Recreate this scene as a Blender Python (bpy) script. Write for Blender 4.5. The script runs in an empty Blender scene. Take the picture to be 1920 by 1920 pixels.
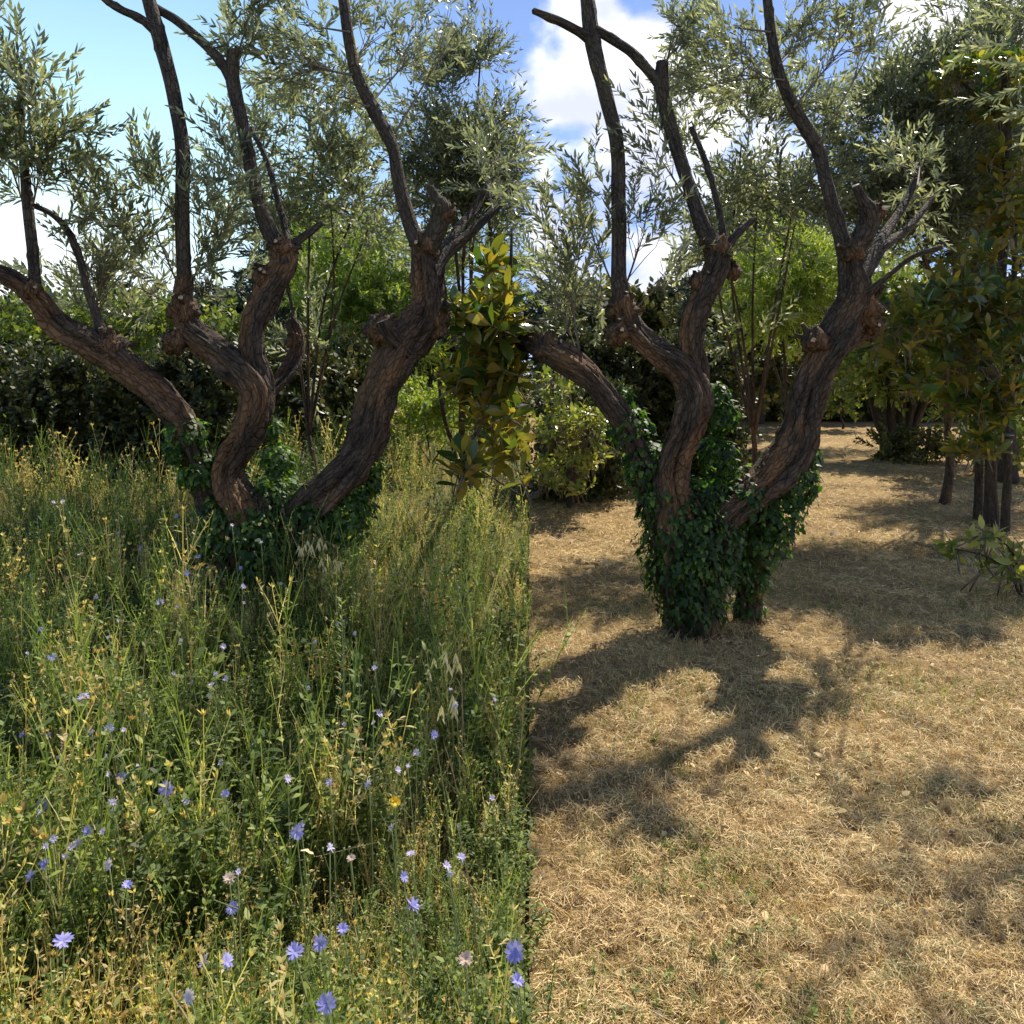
import bpy, math, random
import numpy as np
from mathutils import Vector, Matrix, noise as mnoise

rnd = random.Random(7)
rng = np.random.default_rng(7)
SC = bpy.context.scene
COL = SC.collection

# ------------------------------------------------------------------ camera, sky, sun
F, HOR, EYE = 1610.0, 700.0, 1.6          # focal length and horizon in pixels of the 1920 photograph
cam_d = bpy.data.cameras.new('camera'); cam = bpy.data.objects.new('camera', cam_d); COL.objects.link(cam)
cam.location = (0, 0, EYE); cam.rotation_euler = (math.radians(90), 0, 0)
cam_d.sensor_width = 36; cam_d.lens = 36 * F / 1920; cam_d.shift_y = -(960 - HOR) / 1920
cam_d.clip_start = 0.05; cam_d.clip_end = 2000
SC.camera = cam

SUN_EL = math.radians(50); SUN_AZ = math.radians(35)        # azimuth to the right of the view direction
sdir = Vector((math.sin(SUN_AZ) * math.cos(SUN_EL), math.cos(SUN_AZ) * math.cos(SUN_EL), math.sin(SUN_EL)))
sun_d = bpy.data.lights.new('sun', 'SUN'); sun = bpy.data.objects.new('sun', sun_d); COL.objects.link(sun)
sun_d.energy = 5.0; sun_d.angle = math.radians(0.5); sun_d.color = (1.0, 0.93, 0.80)
sun.rotation_euler = sdir.to_track_quat('Z', 'Y').to_euler(); sun.location = sdir * 30

CLOUD_AT = (8.2, 0.1, 1.1)
def build_world():
    w = bpy.data.worlds.new('World'); SC.world = w; w.use_nodes = True
    nt = w.node_tree; N = nt.nodes; L = nt.links; N.clear()
    out = N.new('ShaderNodeOutputWorld'); bg = N.new('ShaderNodeBackground')
    sky = N.new('ShaderNodeTexSky'); sky.sky_type = 'NISHITA'; sky.sun_disc = False
    sky.sun_elevation = SUN_EL; sky.sun_rotation = SUN_AZ; sky.air_density = 1.0; sky.dust_density = 0.6; sky.ozone_density = 2.0
    sc_ = N.new('ShaderNodeVectorMath'); sc_.operation = 'SCALE'; sc_.inputs['Scale'].default_value = 0.105
    L.new(sky.outputs[0], sc_.inputs[0])
    tc = N.new('ShaderNodeTexCoord'); sep = N.new('ShaderNodeSeparateXYZ'); L.new(tc.outputs['Generated'], sep.inputs[0])
    def mp(src, a, b, c=0.0, d=1.0):
        m = N.new('ShaderNodeMapRange'); m.interpolation_type = 'SMOOTHSTEP'
        for k, v in zip(('From Min', 'From Max', 'To Min', 'To Max'), (a, b, c, d)): m.inputs[k].default_value = v
        L.new(src, m.inputs['Value']); return m.outputs[0]
    def mul(a, b):
        m = N.new('ShaderNodeMath'); m.operation = 'MULTIPLY'; L.new(a, m.inputs[0])
        if isinstance(b, float): m.inputs[1].default_value = b
        else: L.new(b, m.inputs[1])
        return m.outputs[0]
    def mix(fac, a, b):
        m = N.new('ShaderNodeMix'); m.data_type = 'RGBA'; L.new(fac, m.inputs['Factor'])
        if isinstance(a, tuple): m.inputs['A'].default_value = a
        else: L.new(a, m.inputs['A'])
        if isinstance(b, tuple): m.inputs['B'].default_value = b
        else: L.new(b, m.inputs['B'])
        return m.outputs['Result']
    # summer haze: pale near the horizon, deep blue overhead, cyan then white towards the hazy western horizon
    mixc = mix(mp(sep.outputs['Z'], 0.16, 0.42), (0.60, 0.90, 1.0, 1), (0.42, 0.72, 0.98, 1))
    horizon = mix(mp(sep.outputs['X'], 0.0, -0.36), (0.26, 0.42, 0.84, 1), mixc)
    blue = mix(mp(sep.outputs['Z'], 0.22, 0.75), horizon, (0.035, 0.085, 0.26, 1))
    veil = N.new('ShaderNodeMix'); veil.data_type = 'RGBA'; veil.inputs['Factor'].default_value = 0.85
    L.new(sc_.outputs[0], veil.inputs['A']); L.new(blue, veil.inputs['B']); base = veil.outputs['Result']
    low = mul(mp(sep.outputs['Z'], 0.24, 0.06), mp(sep.outputs['X'], -0.20, -0.52))
    base = mix(low, base, (1.05, 1.06, 1.08, 1))
    # cumulus banks low over the eastern half of the sky
    mapn = N.new('ShaderNodeMapping'); mapn.inputs['Scale'].default_value = (1.0, 1.0, 1.5); mapn.inputs['Location'].default_value = CLOUD_AT
    L.new(tc.outputs['Generated'], mapn.inputs[0])
    no = N.new('ShaderNodeTexNoise'); no.inputs['Scale'].default_value = 4.2; no.inputs['Detail'].default_value = 9; no.inputs['Roughness'].default_value = 0.5
    L.new(mapn.outputs[0], no.inputs['Vector'])
    no3 = N.new('ShaderNodeTexNoise'); no3.inputs['Scale'].default_value = 9.0; no3.inputs['Detail'].default_value = 6; L.new(tc.outputs['Generated'], no3.inputs['Vector'])
    ed = N.new('ShaderNodeMath'); ed.operation = 'MULTIPLY_ADD'; ed.inputs[1].default_value = 0.30; L.new(no3.outputs['Fac'], ed.inputs[0])
    ed2 = N.new('ShaderNodeMath'); ed2.operation = 'ADD'; L.new(sep.outputs['X'], ed2.inputs[0]); ed2.inputs[1].default_value = -0.155; L.new(ed2.outputs[0], ed.inputs[2]); edge_ = ed.outputs[0]
    cov = mul(mul(mp(no.outputs['Fac'], 0.435, 0.515), mp(edge_, 0.0, 0.05)), mp(sep.outputs['Z'], 0.56, 0.40))
    no2 = N.new('ShaderNodeTexNoise'); no2.inputs['Scale'].default_value = 7.0; no2.inputs['Detail'].default_value = 5
    L.new(mapn.outputs[0], no2.inputs['Vector'])
    cc = mix(mp(no2.outputs['Fac'], 0.38, 0.58), (0.60, 0.64, 0.80, 1), (1.03, 1.03, 1.05, 1))
    base = mix(cov, base, cc)
    L.new(base, bg.inputs[0]); bg.inputs[1].default_value = 1.0
    L.new(bg.outputs[0], out.inputs[0])
build_world()
SC.view_settings.view_transform = 'Standard'; SC.view_settings.look = 'None'
SC.view_settings.exposure = 0.5; SC.view_settings.gamma = 1.0; SC.view_settings.use_curve_mapping = False
SC.cycles.max_bounces = 6; SC.cycles.transmission_bounces = 4; SC.cycles.diffuse_bounces = 3; SC.cycles.glossy_bounces = 2

# ------------------------------------------------------------------ helpers
def P(px, py, Y):
    """World point at distance Y that stands at a pixel measured in the photograph."""
    return Vector(((px - 960) / F * Y, Y, EYE - (py - HOR) / F * Y))
def ground_y(py, h=0.0): return (EYE - h) * F / (py - HOR)

def link(o, parent=None):
    COL.objects.link(o)
    if parent: o.parent = parent
    return o
def tag(o, label=None, cat=None, group=None, kind=None):
    for k, v in (('label', label), ('category', cat), ('group', group), ('kind', kind)):
        if v: o[k] = v
    return o
def empty(name, loc, label, cat, group=None):
    o = bpy.data.objects.new(name, None); o.location = loc; o.empty_display_size = 0.1
    link(o); return tag(o, label, cat, group)

class G:
    """Triangle soup: vertices, faces, material index per face, tint per vertex, grain coordinate per vertex."""
    def __init__(s): s.v, s.f, s.m, s.t, s.g, s.n = [], [], [], [], [], 0
    def add(s, v, f, m=0, t=0.5, g=None):
        v = np.asarray(v, float).reshape(-1, 3); f = np.asarray(f, int).reshape(-1, 3)
        s.v.append(v); s.f.append(f + s.n); s.m.append(np.full(len(f), m) if np.isscalar(m) else np.asarray(m))
        s.t.append(np.full(len(v), float(t)) if np.isscalar(t) else np.asarray(t, float))
        s.g.append(v if g is None else g); s.n += len(v)
    def arr(s):
        return (np.concatenate(s.v), np.concatenate(s.f), np.concatenate(s.m), np.concatenate(s.t), np.concatenate(s.g))
def to_mesh(name, arrs, mats, smooth=False, grain=False):
    v, f, m, t, g = arrs
    me = bpy.data.meshes.new(name)
    me.vertices.add(len(v)); me.vertices.foreach_set('co', np.ascontiguousarray(v, dtype=np.float32).ravel())
    me.loops.add(len(f) * 3); me.loops.foreach_set('vertex_index', np.ascontiguousarray(f, dtype=np.int32).ravel())
    me.polygons.add(len(f)); me.polygons.foreach_set('loop_start', np.arange(0, len(f) * 3, 3, dtype=np.int32))
    me.polygons.foreach_set('loop_total', np.full(len(f), 3, dtype=np.int32))
    me.polygons.foreach_set('material_index', np.ascontiguousarray(m, dtype=np.int32))
    if smooth: me.polygons.foreach_set('use_smooth', np.ones(len(f), dtype=bool))
    a = me.attributes.new('tint', 'FLOAT', 'POINT'); a.data.foreach_set('value', np.ascontiguousarray(t, dtype=np.float32))
    if grain:
        a = me.attributes.new('grain', 'FLOAT_VECTOR', 'POINT'); a.data.foreach_set('vector', np.ascontiguousarray(g, dtype=np.float32).ravel())
    for mm in mats: me.materials.append(mm)
    me.update(); me.validate()
    return me
def put(name, g, mats, parent=None, smooth=False, grain=False, loc=None):
    arrs = g.arr() if isinstance(g, G) else g
    if loc is not None:
        arrs = (arrs[0] - np.array(loc),) + tuple(arrs[1:])
    o = bpy.data.objects.new(name, to_mesh(name, arrs, mats, smooth, grain))
    link(o, parent)
    if loc is not None: o.location = loc if not parent else Vector(loc)
    return o

def rot_from(d, roll):
    """3x3 with local Z along d, spun by roll."""
    q = Vector(d).normalized().to_track_quat('Z', 'Y').to_matrix() @ Matrix.Rotation(roll, 3, 'Z')
    return np.array(q)
def merge(variants, idx, loc, R, s, tadd=None):
    """Joins transformed copies of variant arrays into one set of arrays."""
    idx = np.asarray(idx); loc = np.asarray(loc, float); R = np.asarray(R, float); s = np.asarray(s, float)
    V, Fc, M, T, base = [], [], [], [], 0
    for k, va in enumerate(variants):
        sel = np.where(idx == k)[0]
        if not len(sel): continue
        v, f, m, t, g = va
        out = np.einsum('nij,vj->nvi', R[sel] * s[sel][:, None, None], v) + loc[sel][:, None, :]
        V.append(out.reshape(-1, 3)); n = len(v)
        Fc.append((f[None] + (np.arange(len(sel)) * n)[:, None, None] + base).reshape(-1, 3)); base += len(sel) * n
        M.append(np.tile(m, len(sel)))
        tt = np.tile(t, len(sel)).reshape(len(sel), n)
        if tadd is not None: tt = tt + np.asarray(tadd)[sel][:, None]
        T.append(tt.ravel())
    V = np.concatenate(V)
    return (V, np.concatenate(Fc), np.concatenate(M), np.clip(np.concatenate(T), 0, 1), V)
def rand_rots(n, tilt=3.14, seed=0):
    r = np.random.default_rng(seed)
    a = r.uniform(0, 2 * np.pi, n); b = r.normal(0, tilt, n); c = r.uniform(0, 2 * np.pi, n)
    ca, sa, cb, sb, cc, s_ = np.cos(a), np.sin(a), np.cos(b), np.sin(b), np.cos(c), np.sin(c)
    Z1 = np.zeros((n, 3, 3)); Z1[:, 0, 0] = ca; Z1[:, 0, 1] = -sa; Z1[:, 1, 0] = sa; Z1[:, 1, 1] = ca; Z1[:, 2, 2] = 1
    X = np.zeros((n, 3, 3)); X[:, 0, 0] = 1; X[:, 1, 1] = cb; X[:, 1, 2] = -sb; X[:, 2, 1] = sb; X[:, 2, 2] = cb
    Z2 = np.zeros((n, 3, 3)); Z2[:, 0, 0] = cc; Z2[:, 0, 1] = -s_; Z2[:, 1, 0] = s_; Z2[:, 1, 1] = cc; Z2[:, 2, 2] = 1
    return Z1 @ X @ Z2

# ------------------------------------------------------------------ materials
def mat(name, build):
    m = bpy.data.materials.new(name); m.use_nodes = True
    nt = m.node_tree; nt.nodes.clear(); out = nt.nodes.new('ShaderNodeOutputMaterial')
    sh = build(nt, nt.nodes, nt.links); nt.links.new(sh, out.inputs[0]); return m
def ramp(N, L, src, stops, interp='LINEAR'):
    r = N.new('ShaderNodeValToRGB'); r.color_ramp.interpolation = interp
    e = r.color_ramp.elements
    while len(e) < len(stops): e.new(0.5)
    for k, (p, c) in enumerate(stops): e[k].position = p; e[k].color = (*c, 1)
    L.new(src, r.inputs[0]); return r.outputs[0]
def attr(N, name, out='Fac'):
    a = N.new('ShaderNodeAttribute'); a.attribute_name = name; return a.outputs[out]
def principled(N, L, col, rough=0.6, spec=0.5, normal=None):
    p = N.new('ShaderNodeBsdfPrincipled')
    if isinstance(col, tuple): p.inputs['Base Color'].default_value = (*col, 1)
    else: L.new(col, p.inputs['Base Color'])
    if isinstance(rough, float): p.inputs['Roughness'].default_value = rough
    else: L.new(rough, p.inputs['Roughness'])
    p.inputs['Specular IOR Level'].default_value = spec
    if normal: L.new(normal, p.inputs['Normal'])
    return p.outputs[0]
def leaf_mat(name, top, under=None, trans=0.4, rough=0.45, tcol=1.5, rnd_amt=0.3, tb=.45):
    """Leaf with its own upper and lower face colour, tint per leaf and light through the blade."""
    def b(nt, N, L):
        t = attr(N, 'tint'); oi = N.new('ShaderNodeObjectInfo')
        ad = N.new('ShaderNodeMath'); ad.operation = 'MULTIPLY_ADD'; ad.inputs[1].default_value = rnd_amt; L.new(oi.outputs['Random'], ad.inputs[0])
        sb = N.new('ShaderNodeMath'); sb.operation = 'SUBTRACT'; sb.inputs[1].default_value = rnd_amt / 2; L.new(t, sb.inputs[0]); L.new(sb.outputs[0], ad.inputs[2])
        c1 = ramp(N, L, ad.outputs[0], top)
        if under:
            c2 = ramp(N, L, ad.outputs[0], under); ge = N.new('ShaderNodeNewGeometry')
            mx = N.new('ShaderNodeMix'); mx.data_type = 'RGBA'; L.new(ge.outputs['Backfacing'], mx.inputs['Factor']); L.new(c1, mx.inputs['A']); L.new(c2, mx.inputs['B']); c = mx.outputs['Result']
        else: c = c1
        p = principled(N, L, c, rough, 0.45)
        tr = N.new('ShaderNodeBsdfTranslucent'); vm = N.new('ShaderNodeVectorMath'); vm.operation = 'MULTIPLY'; vm.inputs[1].default_value = (tcol * 0.95, tcol, tcol * tb)
        L.new(c1, vm.inputs[0]); L.new(vm.outputs[0], tr.inputs[0])
        mm = N.new('ShaderNodeMixShader'); mm.inputs[0].default_value = trans; L.new(p, mm.inputs[1]); L.new(tr.outputs[0], mm.inputs[2])
        return mm.outputs[0]
    return mat(name, b)
def plain(name, col, rough=0.7, spec=0.3):
    def b(nt, N, L):
        no = N.new('ShaderNodeTexNoise'); no.inputs['Scale'].default_value = 30
        c = ramp(N, L, no.outputs[0], [(0.3, tuple(x * 0.75 for x in col)), (0.7, tuple(min(1, x * 1.2) for x in col))])
        return principled(N, L, c, rough, spec)
    return mat(name, b)

M = {}
M['olive_leaf'] = leaf_mat('olive_leaf', [(0, (.05, .06, .04)), (.5, (.125, .14, .085)), (1, (.30, .29, .17))],
                           [(0, (.26, .28, .22)), (1, (.44, .45, .35))], 0.50, 0.36, 2.2, tb=.60)
M['magnolia_leaf'] = leaf_mat('magnolia_leaf', [(0, (.02, .05, .012)), (.4, (.035, .07, .015)), (.7, (.10, .11, .02)), (1, (.28, .21, .03))],
                              [(0, (.16, .10, .025)), (1, (.33, .21, .05))], 0.34, 0.22, 3.2)
M['magnolia_dark'] = leaf_mat('magnolia_dark_leaf', [(0, (.022, .05, .012)), (.5, (.045, .085, .018)), (.8, (.11, .13, .025)), (1, (.26, .21, .03))], [(0, (.12, .09, .025)), (1, (.26, .18, .04))], 0.36, 0.25, 2.8)
M['ivy_leaf'] = leaf_mat('ivy_leaf', [(0, (.012, .035, .008)), (.5, (.035, .085, .014)), (1, (.14, .22, .035))], None, 0.42, 0.52, 2.6, .6)
M['laurel_leaf'] = leaf_mat('laurel_leaf', [(0, (.06, .10, .018)), (.5, (.16, .21, .04)), (1, (.40, .38, .10))], None, 0.36, 0.35, 1.6)
M['hedge_leaf'] = leaf_mat('hedge_leaf', [(0, (.025, .035, .01)), (.6, (.07, .085, .02)), (1, (.30, .24, .06))], None, 0.25, 0.5, 1.3)
M['bamboo_leaf'] = leaf_mat('bamboo_leaf', [(0, (.06, .10, .02)), (.5, (.19, .26, .05)), (1, (.40, .42, .08))], None, 0.42, 0.5, 1.8)
M['conifer_leaf'] = leaf_mat('conifer_leaf', [(0, (.012, .022, .012)), (.6, (.03, .05, .024)), (1, (.06, .09, .035))], None, 0.15, 0.6, 1.2)
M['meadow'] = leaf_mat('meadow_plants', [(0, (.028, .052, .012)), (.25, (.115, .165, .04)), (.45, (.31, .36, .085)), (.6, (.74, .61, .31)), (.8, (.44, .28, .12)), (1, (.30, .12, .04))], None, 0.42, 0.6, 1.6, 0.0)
M['straw'] = leaf_mat('straw', [(0, (.09, .06, .028)), (.25, (.28, .18, .075)), (.6, (.72, .505, .22)), (.88, (.94, .72, .37)), (1, (.16, .20, .06))], None, 0.15, 0.6, 1.0, 0.0)
M['petal_blue'] = leaf_mat('petal_blue', [(0, (.27, .25, .72)), (.5, (.42, .40, .86)), (1, (.62, .58, .92))], None, 0.35, 0.6, 1.15, 0.25)
M['petal_pale'] = leaf_mat('petal_pale', [(0, (.50, .46, .80)), (1, (.80, .70, .86))], None, 0.35, 0.6, 1.1, 0.4)
M['petal_yellow'] = leaf_mat('petal_yellow', [(0, (.75, .48, .02)), (1, (.85, .62, .03))], None, 0.25, 0.6, 1.1, 0.2)
M['seed_fluff'] = leaf_mat('seed_fluff', [(0, (.50, .36, .28)), (1, (.78, .64, .55))], None, 0.3, 0.7, 1.1, 0.2)
M['oat_husk'] = leaf_mat('oat_husk', [(0, (.66, .54, .30)), (1, (.88, .78, .50))], None, 0.4, 0.5, 1.2, 0.2)
M['stem_green'] = plain('stem_green', (.24, .28, .10)); M['stem_dry'] = plain('stem_dry', (.36, .27, .13))
M['dead_leaf'] = plain('dead_leaf', (.70, .52, .30), 0.6); M['twig'] = plain('twig', (.16, .13, .09), 0.8)
M['stamen'] = plain('stamen', (.10, .08, .40))
def bark_b(dark, light, ochre):
    def b(nt, N, L):
        g = attr(N, 'grain', 'Vector')
        mp = N.new('ShaderNodeMapping'); mp.inputs['Scale'].default_value = (34, 34, 7); L.new(g, mp.inputs[0])
        n1 = N.new('ShaderNodeTexNoise'); n1.inputs['Scale'].default_value = 1.0; n1.inputs['Detail'].default_value = 9; n1.inputs['Roughness'].default_value = .68; L.new(mp.outputs[0], n1.inputs['Vector'])
        mp2 = N.new('ShaderNodeMapping'); mp2.inputs['Scale'].default_value = (5, 5, 2.2); L.new(g, mp2.inputs[0])
        n2 = N.new('ShaderNodeTexNoise'); n2.inputs['Detail'].default_value = 4; n2.inputs['Scale'].default_value = 1.0; L.new(mp2.outputs[0], n2.inputs['Vector'])
        vo = N.new('ShaderNodeTexVoronoi'); vo.feature = 'DISTANCE_TO_EDGE'; vo.inputs['Scale'].default_value = 1.0
        mp3 = N.new('ShaderNodeMapping'); mp3.inputs['Scale'].default_value = (46, 46, 15); L.new(g, mp3.inputs[0]); L.new(mp3.outputs[0], vo.inputs['Vector'])
        c1 = ramp(N, L, n1.outputs[0], [(.33, dark), (.66, light)])
        c2 = ramp(N, L, n1.outputs[0], [(.33, tuple(x * .5 for x in ochre)), (.66, ochre)])
        f = N.new('ShaderNodeMapRange'); f.inputs['From Min'].default_value = .48; f.inputs['From Max'].default_value = .66; L.new(n2.outputs[0], f.inputs[0])
        mx = N.new('ShaderNodeMix'); mx.data_type = 'RGBA'; L.new(f.outputs[0], mx.inputs['Factor']); L.new(c1, mx.inputs['A']); L.new(c2, mx.inputs['B'])
        cr = N.new('ShaderNodeMapRange'); cr.inputs['From Max'].default_value = .12; cr.inputs['To Min'].default_value = .0; L.new(vo.outputs['Distance'], cr.inputs[0])
        h = N.new('ShaderNodeMath'); h.operation = 'MULTIPLY_ADD'; h.inputs[1].default_value = .5; L.new(cr.outputs[0], h.inputs[0]); L.new(n1.outputs[0], h.inputs[2])
        bp = N.new('ShaderNodeBump'); bp.inputs['Strength'].default_value = 1.0; bp.inputs['Distance'].default_value = 0.028; L.new(h.outputs[0], bp.inputs['Height'])
        return principled(N, L, mx.outputs['Result'], 0.85, 0.25, bp.outputs[0])
    return b
M['bark'] = mat('olive_bark', bark_b((.018, .013, .010), (.135, .098, .070), (.26, .145, .075)))
M['bark_smooth'] = mat('young_bark', bark_b((.025, .020, .016), (.125, .10, .08), (.14, .11, .07)))
M['bark_dark'] = mat('dark_bark', bark_b((.03, .024, .018), (.10, .08, .06), (.12, .09, .06)))
def cut_b(nt, N, L):
    tc = N.new('ShaderNodeTexCoord'); w = N.new('ShaderNodeTexNoise'); w.inputs['Scale'].default_value = 60; L.new(tc.outputs['Object'], w.inputs[0])
    return principled(N, L, ramp(N, L, w.outputs[0], [(.3, (.30, .20, .12)), (.7, (.62, .46, .32))]), 0.7, 0.2)
M['cut_wood'] = mat('sawn_wood', cut_b)

def ground_b(stops, scale, bump):
    def b(nt, N, L):
        tc = N.new('ShaderNodeTexCoord')
        n1 = N.new('ShaderNodeTexNoise'); n1.inputs['Scale'].default_value = scale; n1.inputs['Detail'].default_value = 12; n1.inputs['Roughness'].default_value = .72; L.new(tc.outputs['Object'], n1.inputs['Vector'])
        n2 = N.new('ShaderNodeTexNoise'); n2.inputs['Scale'].default_value = 1.1; n2.inputs['Detail'].default_value = 4; L.new(tc.outputs['Object'], n2.inputs['Vector'])
        ad = N.new('ShaderNodeMath'); ad.operation = 'MULTIPLY_ADD'; ad.inputs[1].default_value = .45; L.new(n2.outputs[0], ad.inputs[0])
        sb = N.new('ShaderNodeMath'); sb.operation = 'SUBTRACT'; sb.inputs[1].default_value = .22; L.new(n1.outputs[0], sb.inputs[0]); L.new(sb.outputs[0], ad.inputs[2])
        c = ramp(N, L, ad.outputs[0], stops)
        bp = N.new('ShaderNodeBump'); bp.inputs['Strength'].default_value = .8; bp.inputs['Distance'].default_value = bump; L.new(n1.outputs[0], bp.inputs['Height'])
        return principled(N, L, c, 0.95, 0.1, bp.outputs[0])
    return b
M['soil'] = mat('meadow_soil', ground_b([(.3, (.05, .045, .02)), (.55, (.12, .10, .04)), (.75, (.24, .17, .08))], 25, .03))
M['lawn'] = mat('dry_lawn', ground_b([(.30, (.09, .058, .022)), (.45, (.25, .165, .075)), (.60, (.42, .29, .13)), (.75, (.52, .37, .18))], 38, .03))
M['wall'] = plain('rendered_wall', (.55, .48, .38), .9); M['roof'] = plain('terracotta_tile', (.42, .20, .11), .8); M['metal'] = plain('antenna_metal', (.3, .3, .3), .4, .6)
M['glass'] = plain('window_glass', (.04, .05, .06), .1, .8)

# ------------------------------------------------------------------ tubes
def resample(pts, rad, step):
    pts = [Vector(p) for p in pts]; out, ro = [], []
    n = len(pts)
    for i in range(n - 1):
        p0, p1, p2, p3 = pts[max(i - 1, 0)], pts[i], pts[i + 1], pts[min(i + 2, n - 1)]
        k = max(2, int((p2 - p1).length / step))
        for j in range(k):
            t = j / k
            q = 0.5 * ((2 * p1) + (p2 - p0) * t + (2 * p0 - 5 * p1 + 4 * p2 - p3) * t * t + (3 * p1 - p0 - 3 * p2 + p3) * t ** 3)
            out.append(q); u = t * t * (3 - 2 * t); ro.append(rad[i] * (1 - u) + rad[i + 1] * u)
    out.append(pts[-1]); ro.append(rad[-1]); return out, ro
def tube(g, pts, rad, sides=8, step=0.1, rough=0.0, knots=0.0, seed=0, m=0, t=0.5, cap_m=None, end='cap', smoothpath=True):
    """A round limb along a path; rough = twisted ridges and hollows, knots = pruning bumps."""
    if smoothpath: pts, rad = resample(pts, rad, step)
    else: pts = [Vector(p) for p in pts]
    n = len(pts); T = [(pts[min(i + 1, n - 1)] - pts[max(i - 1, 0)]).normalized() for i in range(n)]
    u = T[0].orthogonal().normalized(); V, Gr = [], []; s = 0.0
    kn = []
    if knots:
        r_ = random.Random(seed + 5)
        tot = sum((pts[i + 1] - pts[i]).length for i in range(n - 1))
        kn = [(r_.uniform(0.05, tot), r_.uniform(0, 6.28), r_.uniform(.5, 1.0)) for _ in range(int(tot / 0.11) + 1)]
    for i in range(n):
        u = (u - T[i] * u.dot(T[i])).normalized(); w = T[i].cross(u)
        if i: s += (pts[i] - pts[i - 1]).length
        for k in range(sides):
            a = 2 * math.pi * k / sides; r = rad[i]; R = r
            if rough:
                tw = a + s * 1.1
                R *= 1 + rough * (0.42 * math.sin(3 * tw + seed) + 0.34 * math.sin(5 * tw - s * 3 + seed * 2) + 0.25 * math.sin(9 * tw + s * 2 + seed))
                q = Vector((math.cos(a) * 2.2, math.sin(a) * 2.2, s * 3.0 + seed * 3.7))
                R *= 1 + rough * 1.5 * mnoise.noise(q) + rough * 0.9 * mnoise.noise(q * 2.7)
                if sides > 30: R -= r * rough * 1.3 * max(0, mnoise.noise(Vector((math.cos(tw) * 3.2, math.sin(tw) * 3.2, s * 2.0 + seed))) - .02) * 1.7
                R += r * rough * 0.5 * mnoise.noise(Vector((math.cos(a) * 9, math.sin(a) * 9, s * 9)))
                if sides > 30:
                    for j in range(4):
                        wa = seed * 1.7 + j * 1.65 + 1.3 * mnoise.noise(Vector((s * 1.4, seed, j * 5.0))) - s * .5
                        dd = (a - wa + math.pi) % (2 * math.pi) - math.pi; win = max(0, min(1, .55 + 1.6 * mnoise.noise(Vector((s * 2.2, j * 3.0, seed)))))
                        R -= r * .34 * win * math.exp(-(dd / (.16 + .10 * (j % 2))) ** 2); R += r * .10 * win * math.exp(-((dd - .42) / .2) ** 2)
            for ks, ka, kh in kn:
                dd = (s - ks) ** 2 + (r * ((a - ka + math.pi) % (2 * math.pi) - math.pi)) ** 2
                if dd < 0.004: R += knots * kh * math.exp(-dd / 0.00035)
            V.append(pts[i] + (u * math.cos(a) + w * math.sin(a)) * R); Gr.append((math.cos(a) * r, math.sin(a) * r, s + seed))
    Fc = []
    for i in range(n - 1):
        for k in range(sides):
            a, b = i * sides + k, i * sides + (k + 1) % sides; c, d = a + sides, b + sides
            Fc += [(a, b, d), (a, d, c)]
    mm = [m] * len(Fc)
    c0 = len(V); V.append(pts[-1] + T[-1] * (rad[-1] * (0.15 if cap_m is not None else 0.6))); Gr.append((0, 0, s + seed))
    for k in range(sides): Fc.append(((n - 1) * sides + k, (n - 1) * sides + (k + 1) % sides, c0)); mm.append(m if cap_m is None else cap_m)
    c1 = len(V); V.append(pts[0]); Gr.append((0, 0, seed))
    for k in range(sides): Fc.append(((k + 1) % sides, k, c1)); mm.append(m)
    g.add([tuple(v) for v in V], Fc, np.array(mm), t, np.array(Gr))

# ------------------------------------------------------------------ leaves and sprigs
def leaf(g, base, d, nrm, L, W, bend=0.15, m=0, t=0.5):
    d = Vector(d).normalized(); nrm = Vector(nrm); side = d.cross(nrm)
    if side.length < 1e-4: side = d.orthogonal()
    side.normalize(); nrm = side.cross(d)
    b = Vector(base)
    def q(u, w): return tuple(b + d * (L * u) + side * (W * w) - nrm * (bend * L * u * u))
    g.add([q(0, 0), q(.33, -.5), q(.33, .5), q(.7, -.38), q(.7, .38), q(1, 0)],
          [(0, 2, 1), (1, 2, 4), (1, 4, 3), (3, 4, 5)], m, t)
def sprig(seed, L=0.36, pairs=13, ll=0.06, lw=0.014, ang=0.8, droop=0.25, tr=0.0022, spread=0.35, tint=(.1, .9), alt=False):
    """A twig along +Z with leaves."""
    r = random.Random(seed); g = G()
    bx, by = r.uniform(-1, 1) * droop * L, r.uniform(-1, 1) * droop * L
    def at(t): return Vector((bx * t * t, by * t * t, L * t))
    tube(g, [at(i / 4) for i in range(5)], [tr * (1 - .7 * i / 4) for i in range(5)], 3, smoothpath=False, m=1)
    roll = r.uniform(0, 6)
    for i in range(pairs):
        t = 0.12 + 0.88 * (i + r.random() * .5) / pairs; p = at(min(t, 1)); roll += 1.57 + r.uniform(-.5, .5)
        ax = (at(min(t + .05, 1.05)) - p).normalized()
        for k in range(1 if alt else 2):
            a = roll + k * math.pi + r.uniform(-.3, .3); an = ang * r.uniform(.6, 1.35) * (1 - .45 * t)
            out = Vector((math.cos(a), math.sin(a), 0)); d = (ax * math.cos(an) + out * math.sin(an)).normalized()
            nr = (Vector((0, 0, 1)) * math.sin(an) - out * math.cos(an)) + Vector((r.uniform(-1, 1), r.uniform(-1, 1), r.uniform(-1, 1))) * spread
            leaf(g, p, d, nr, ll * r.uniform(.7, 1.15) * (1.1 - .35 * t), lw * r.uniform(.8, 1.15), r.uniform(-.05, .35), 0, r.uniform(*tint))
    return g.arr()
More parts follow.
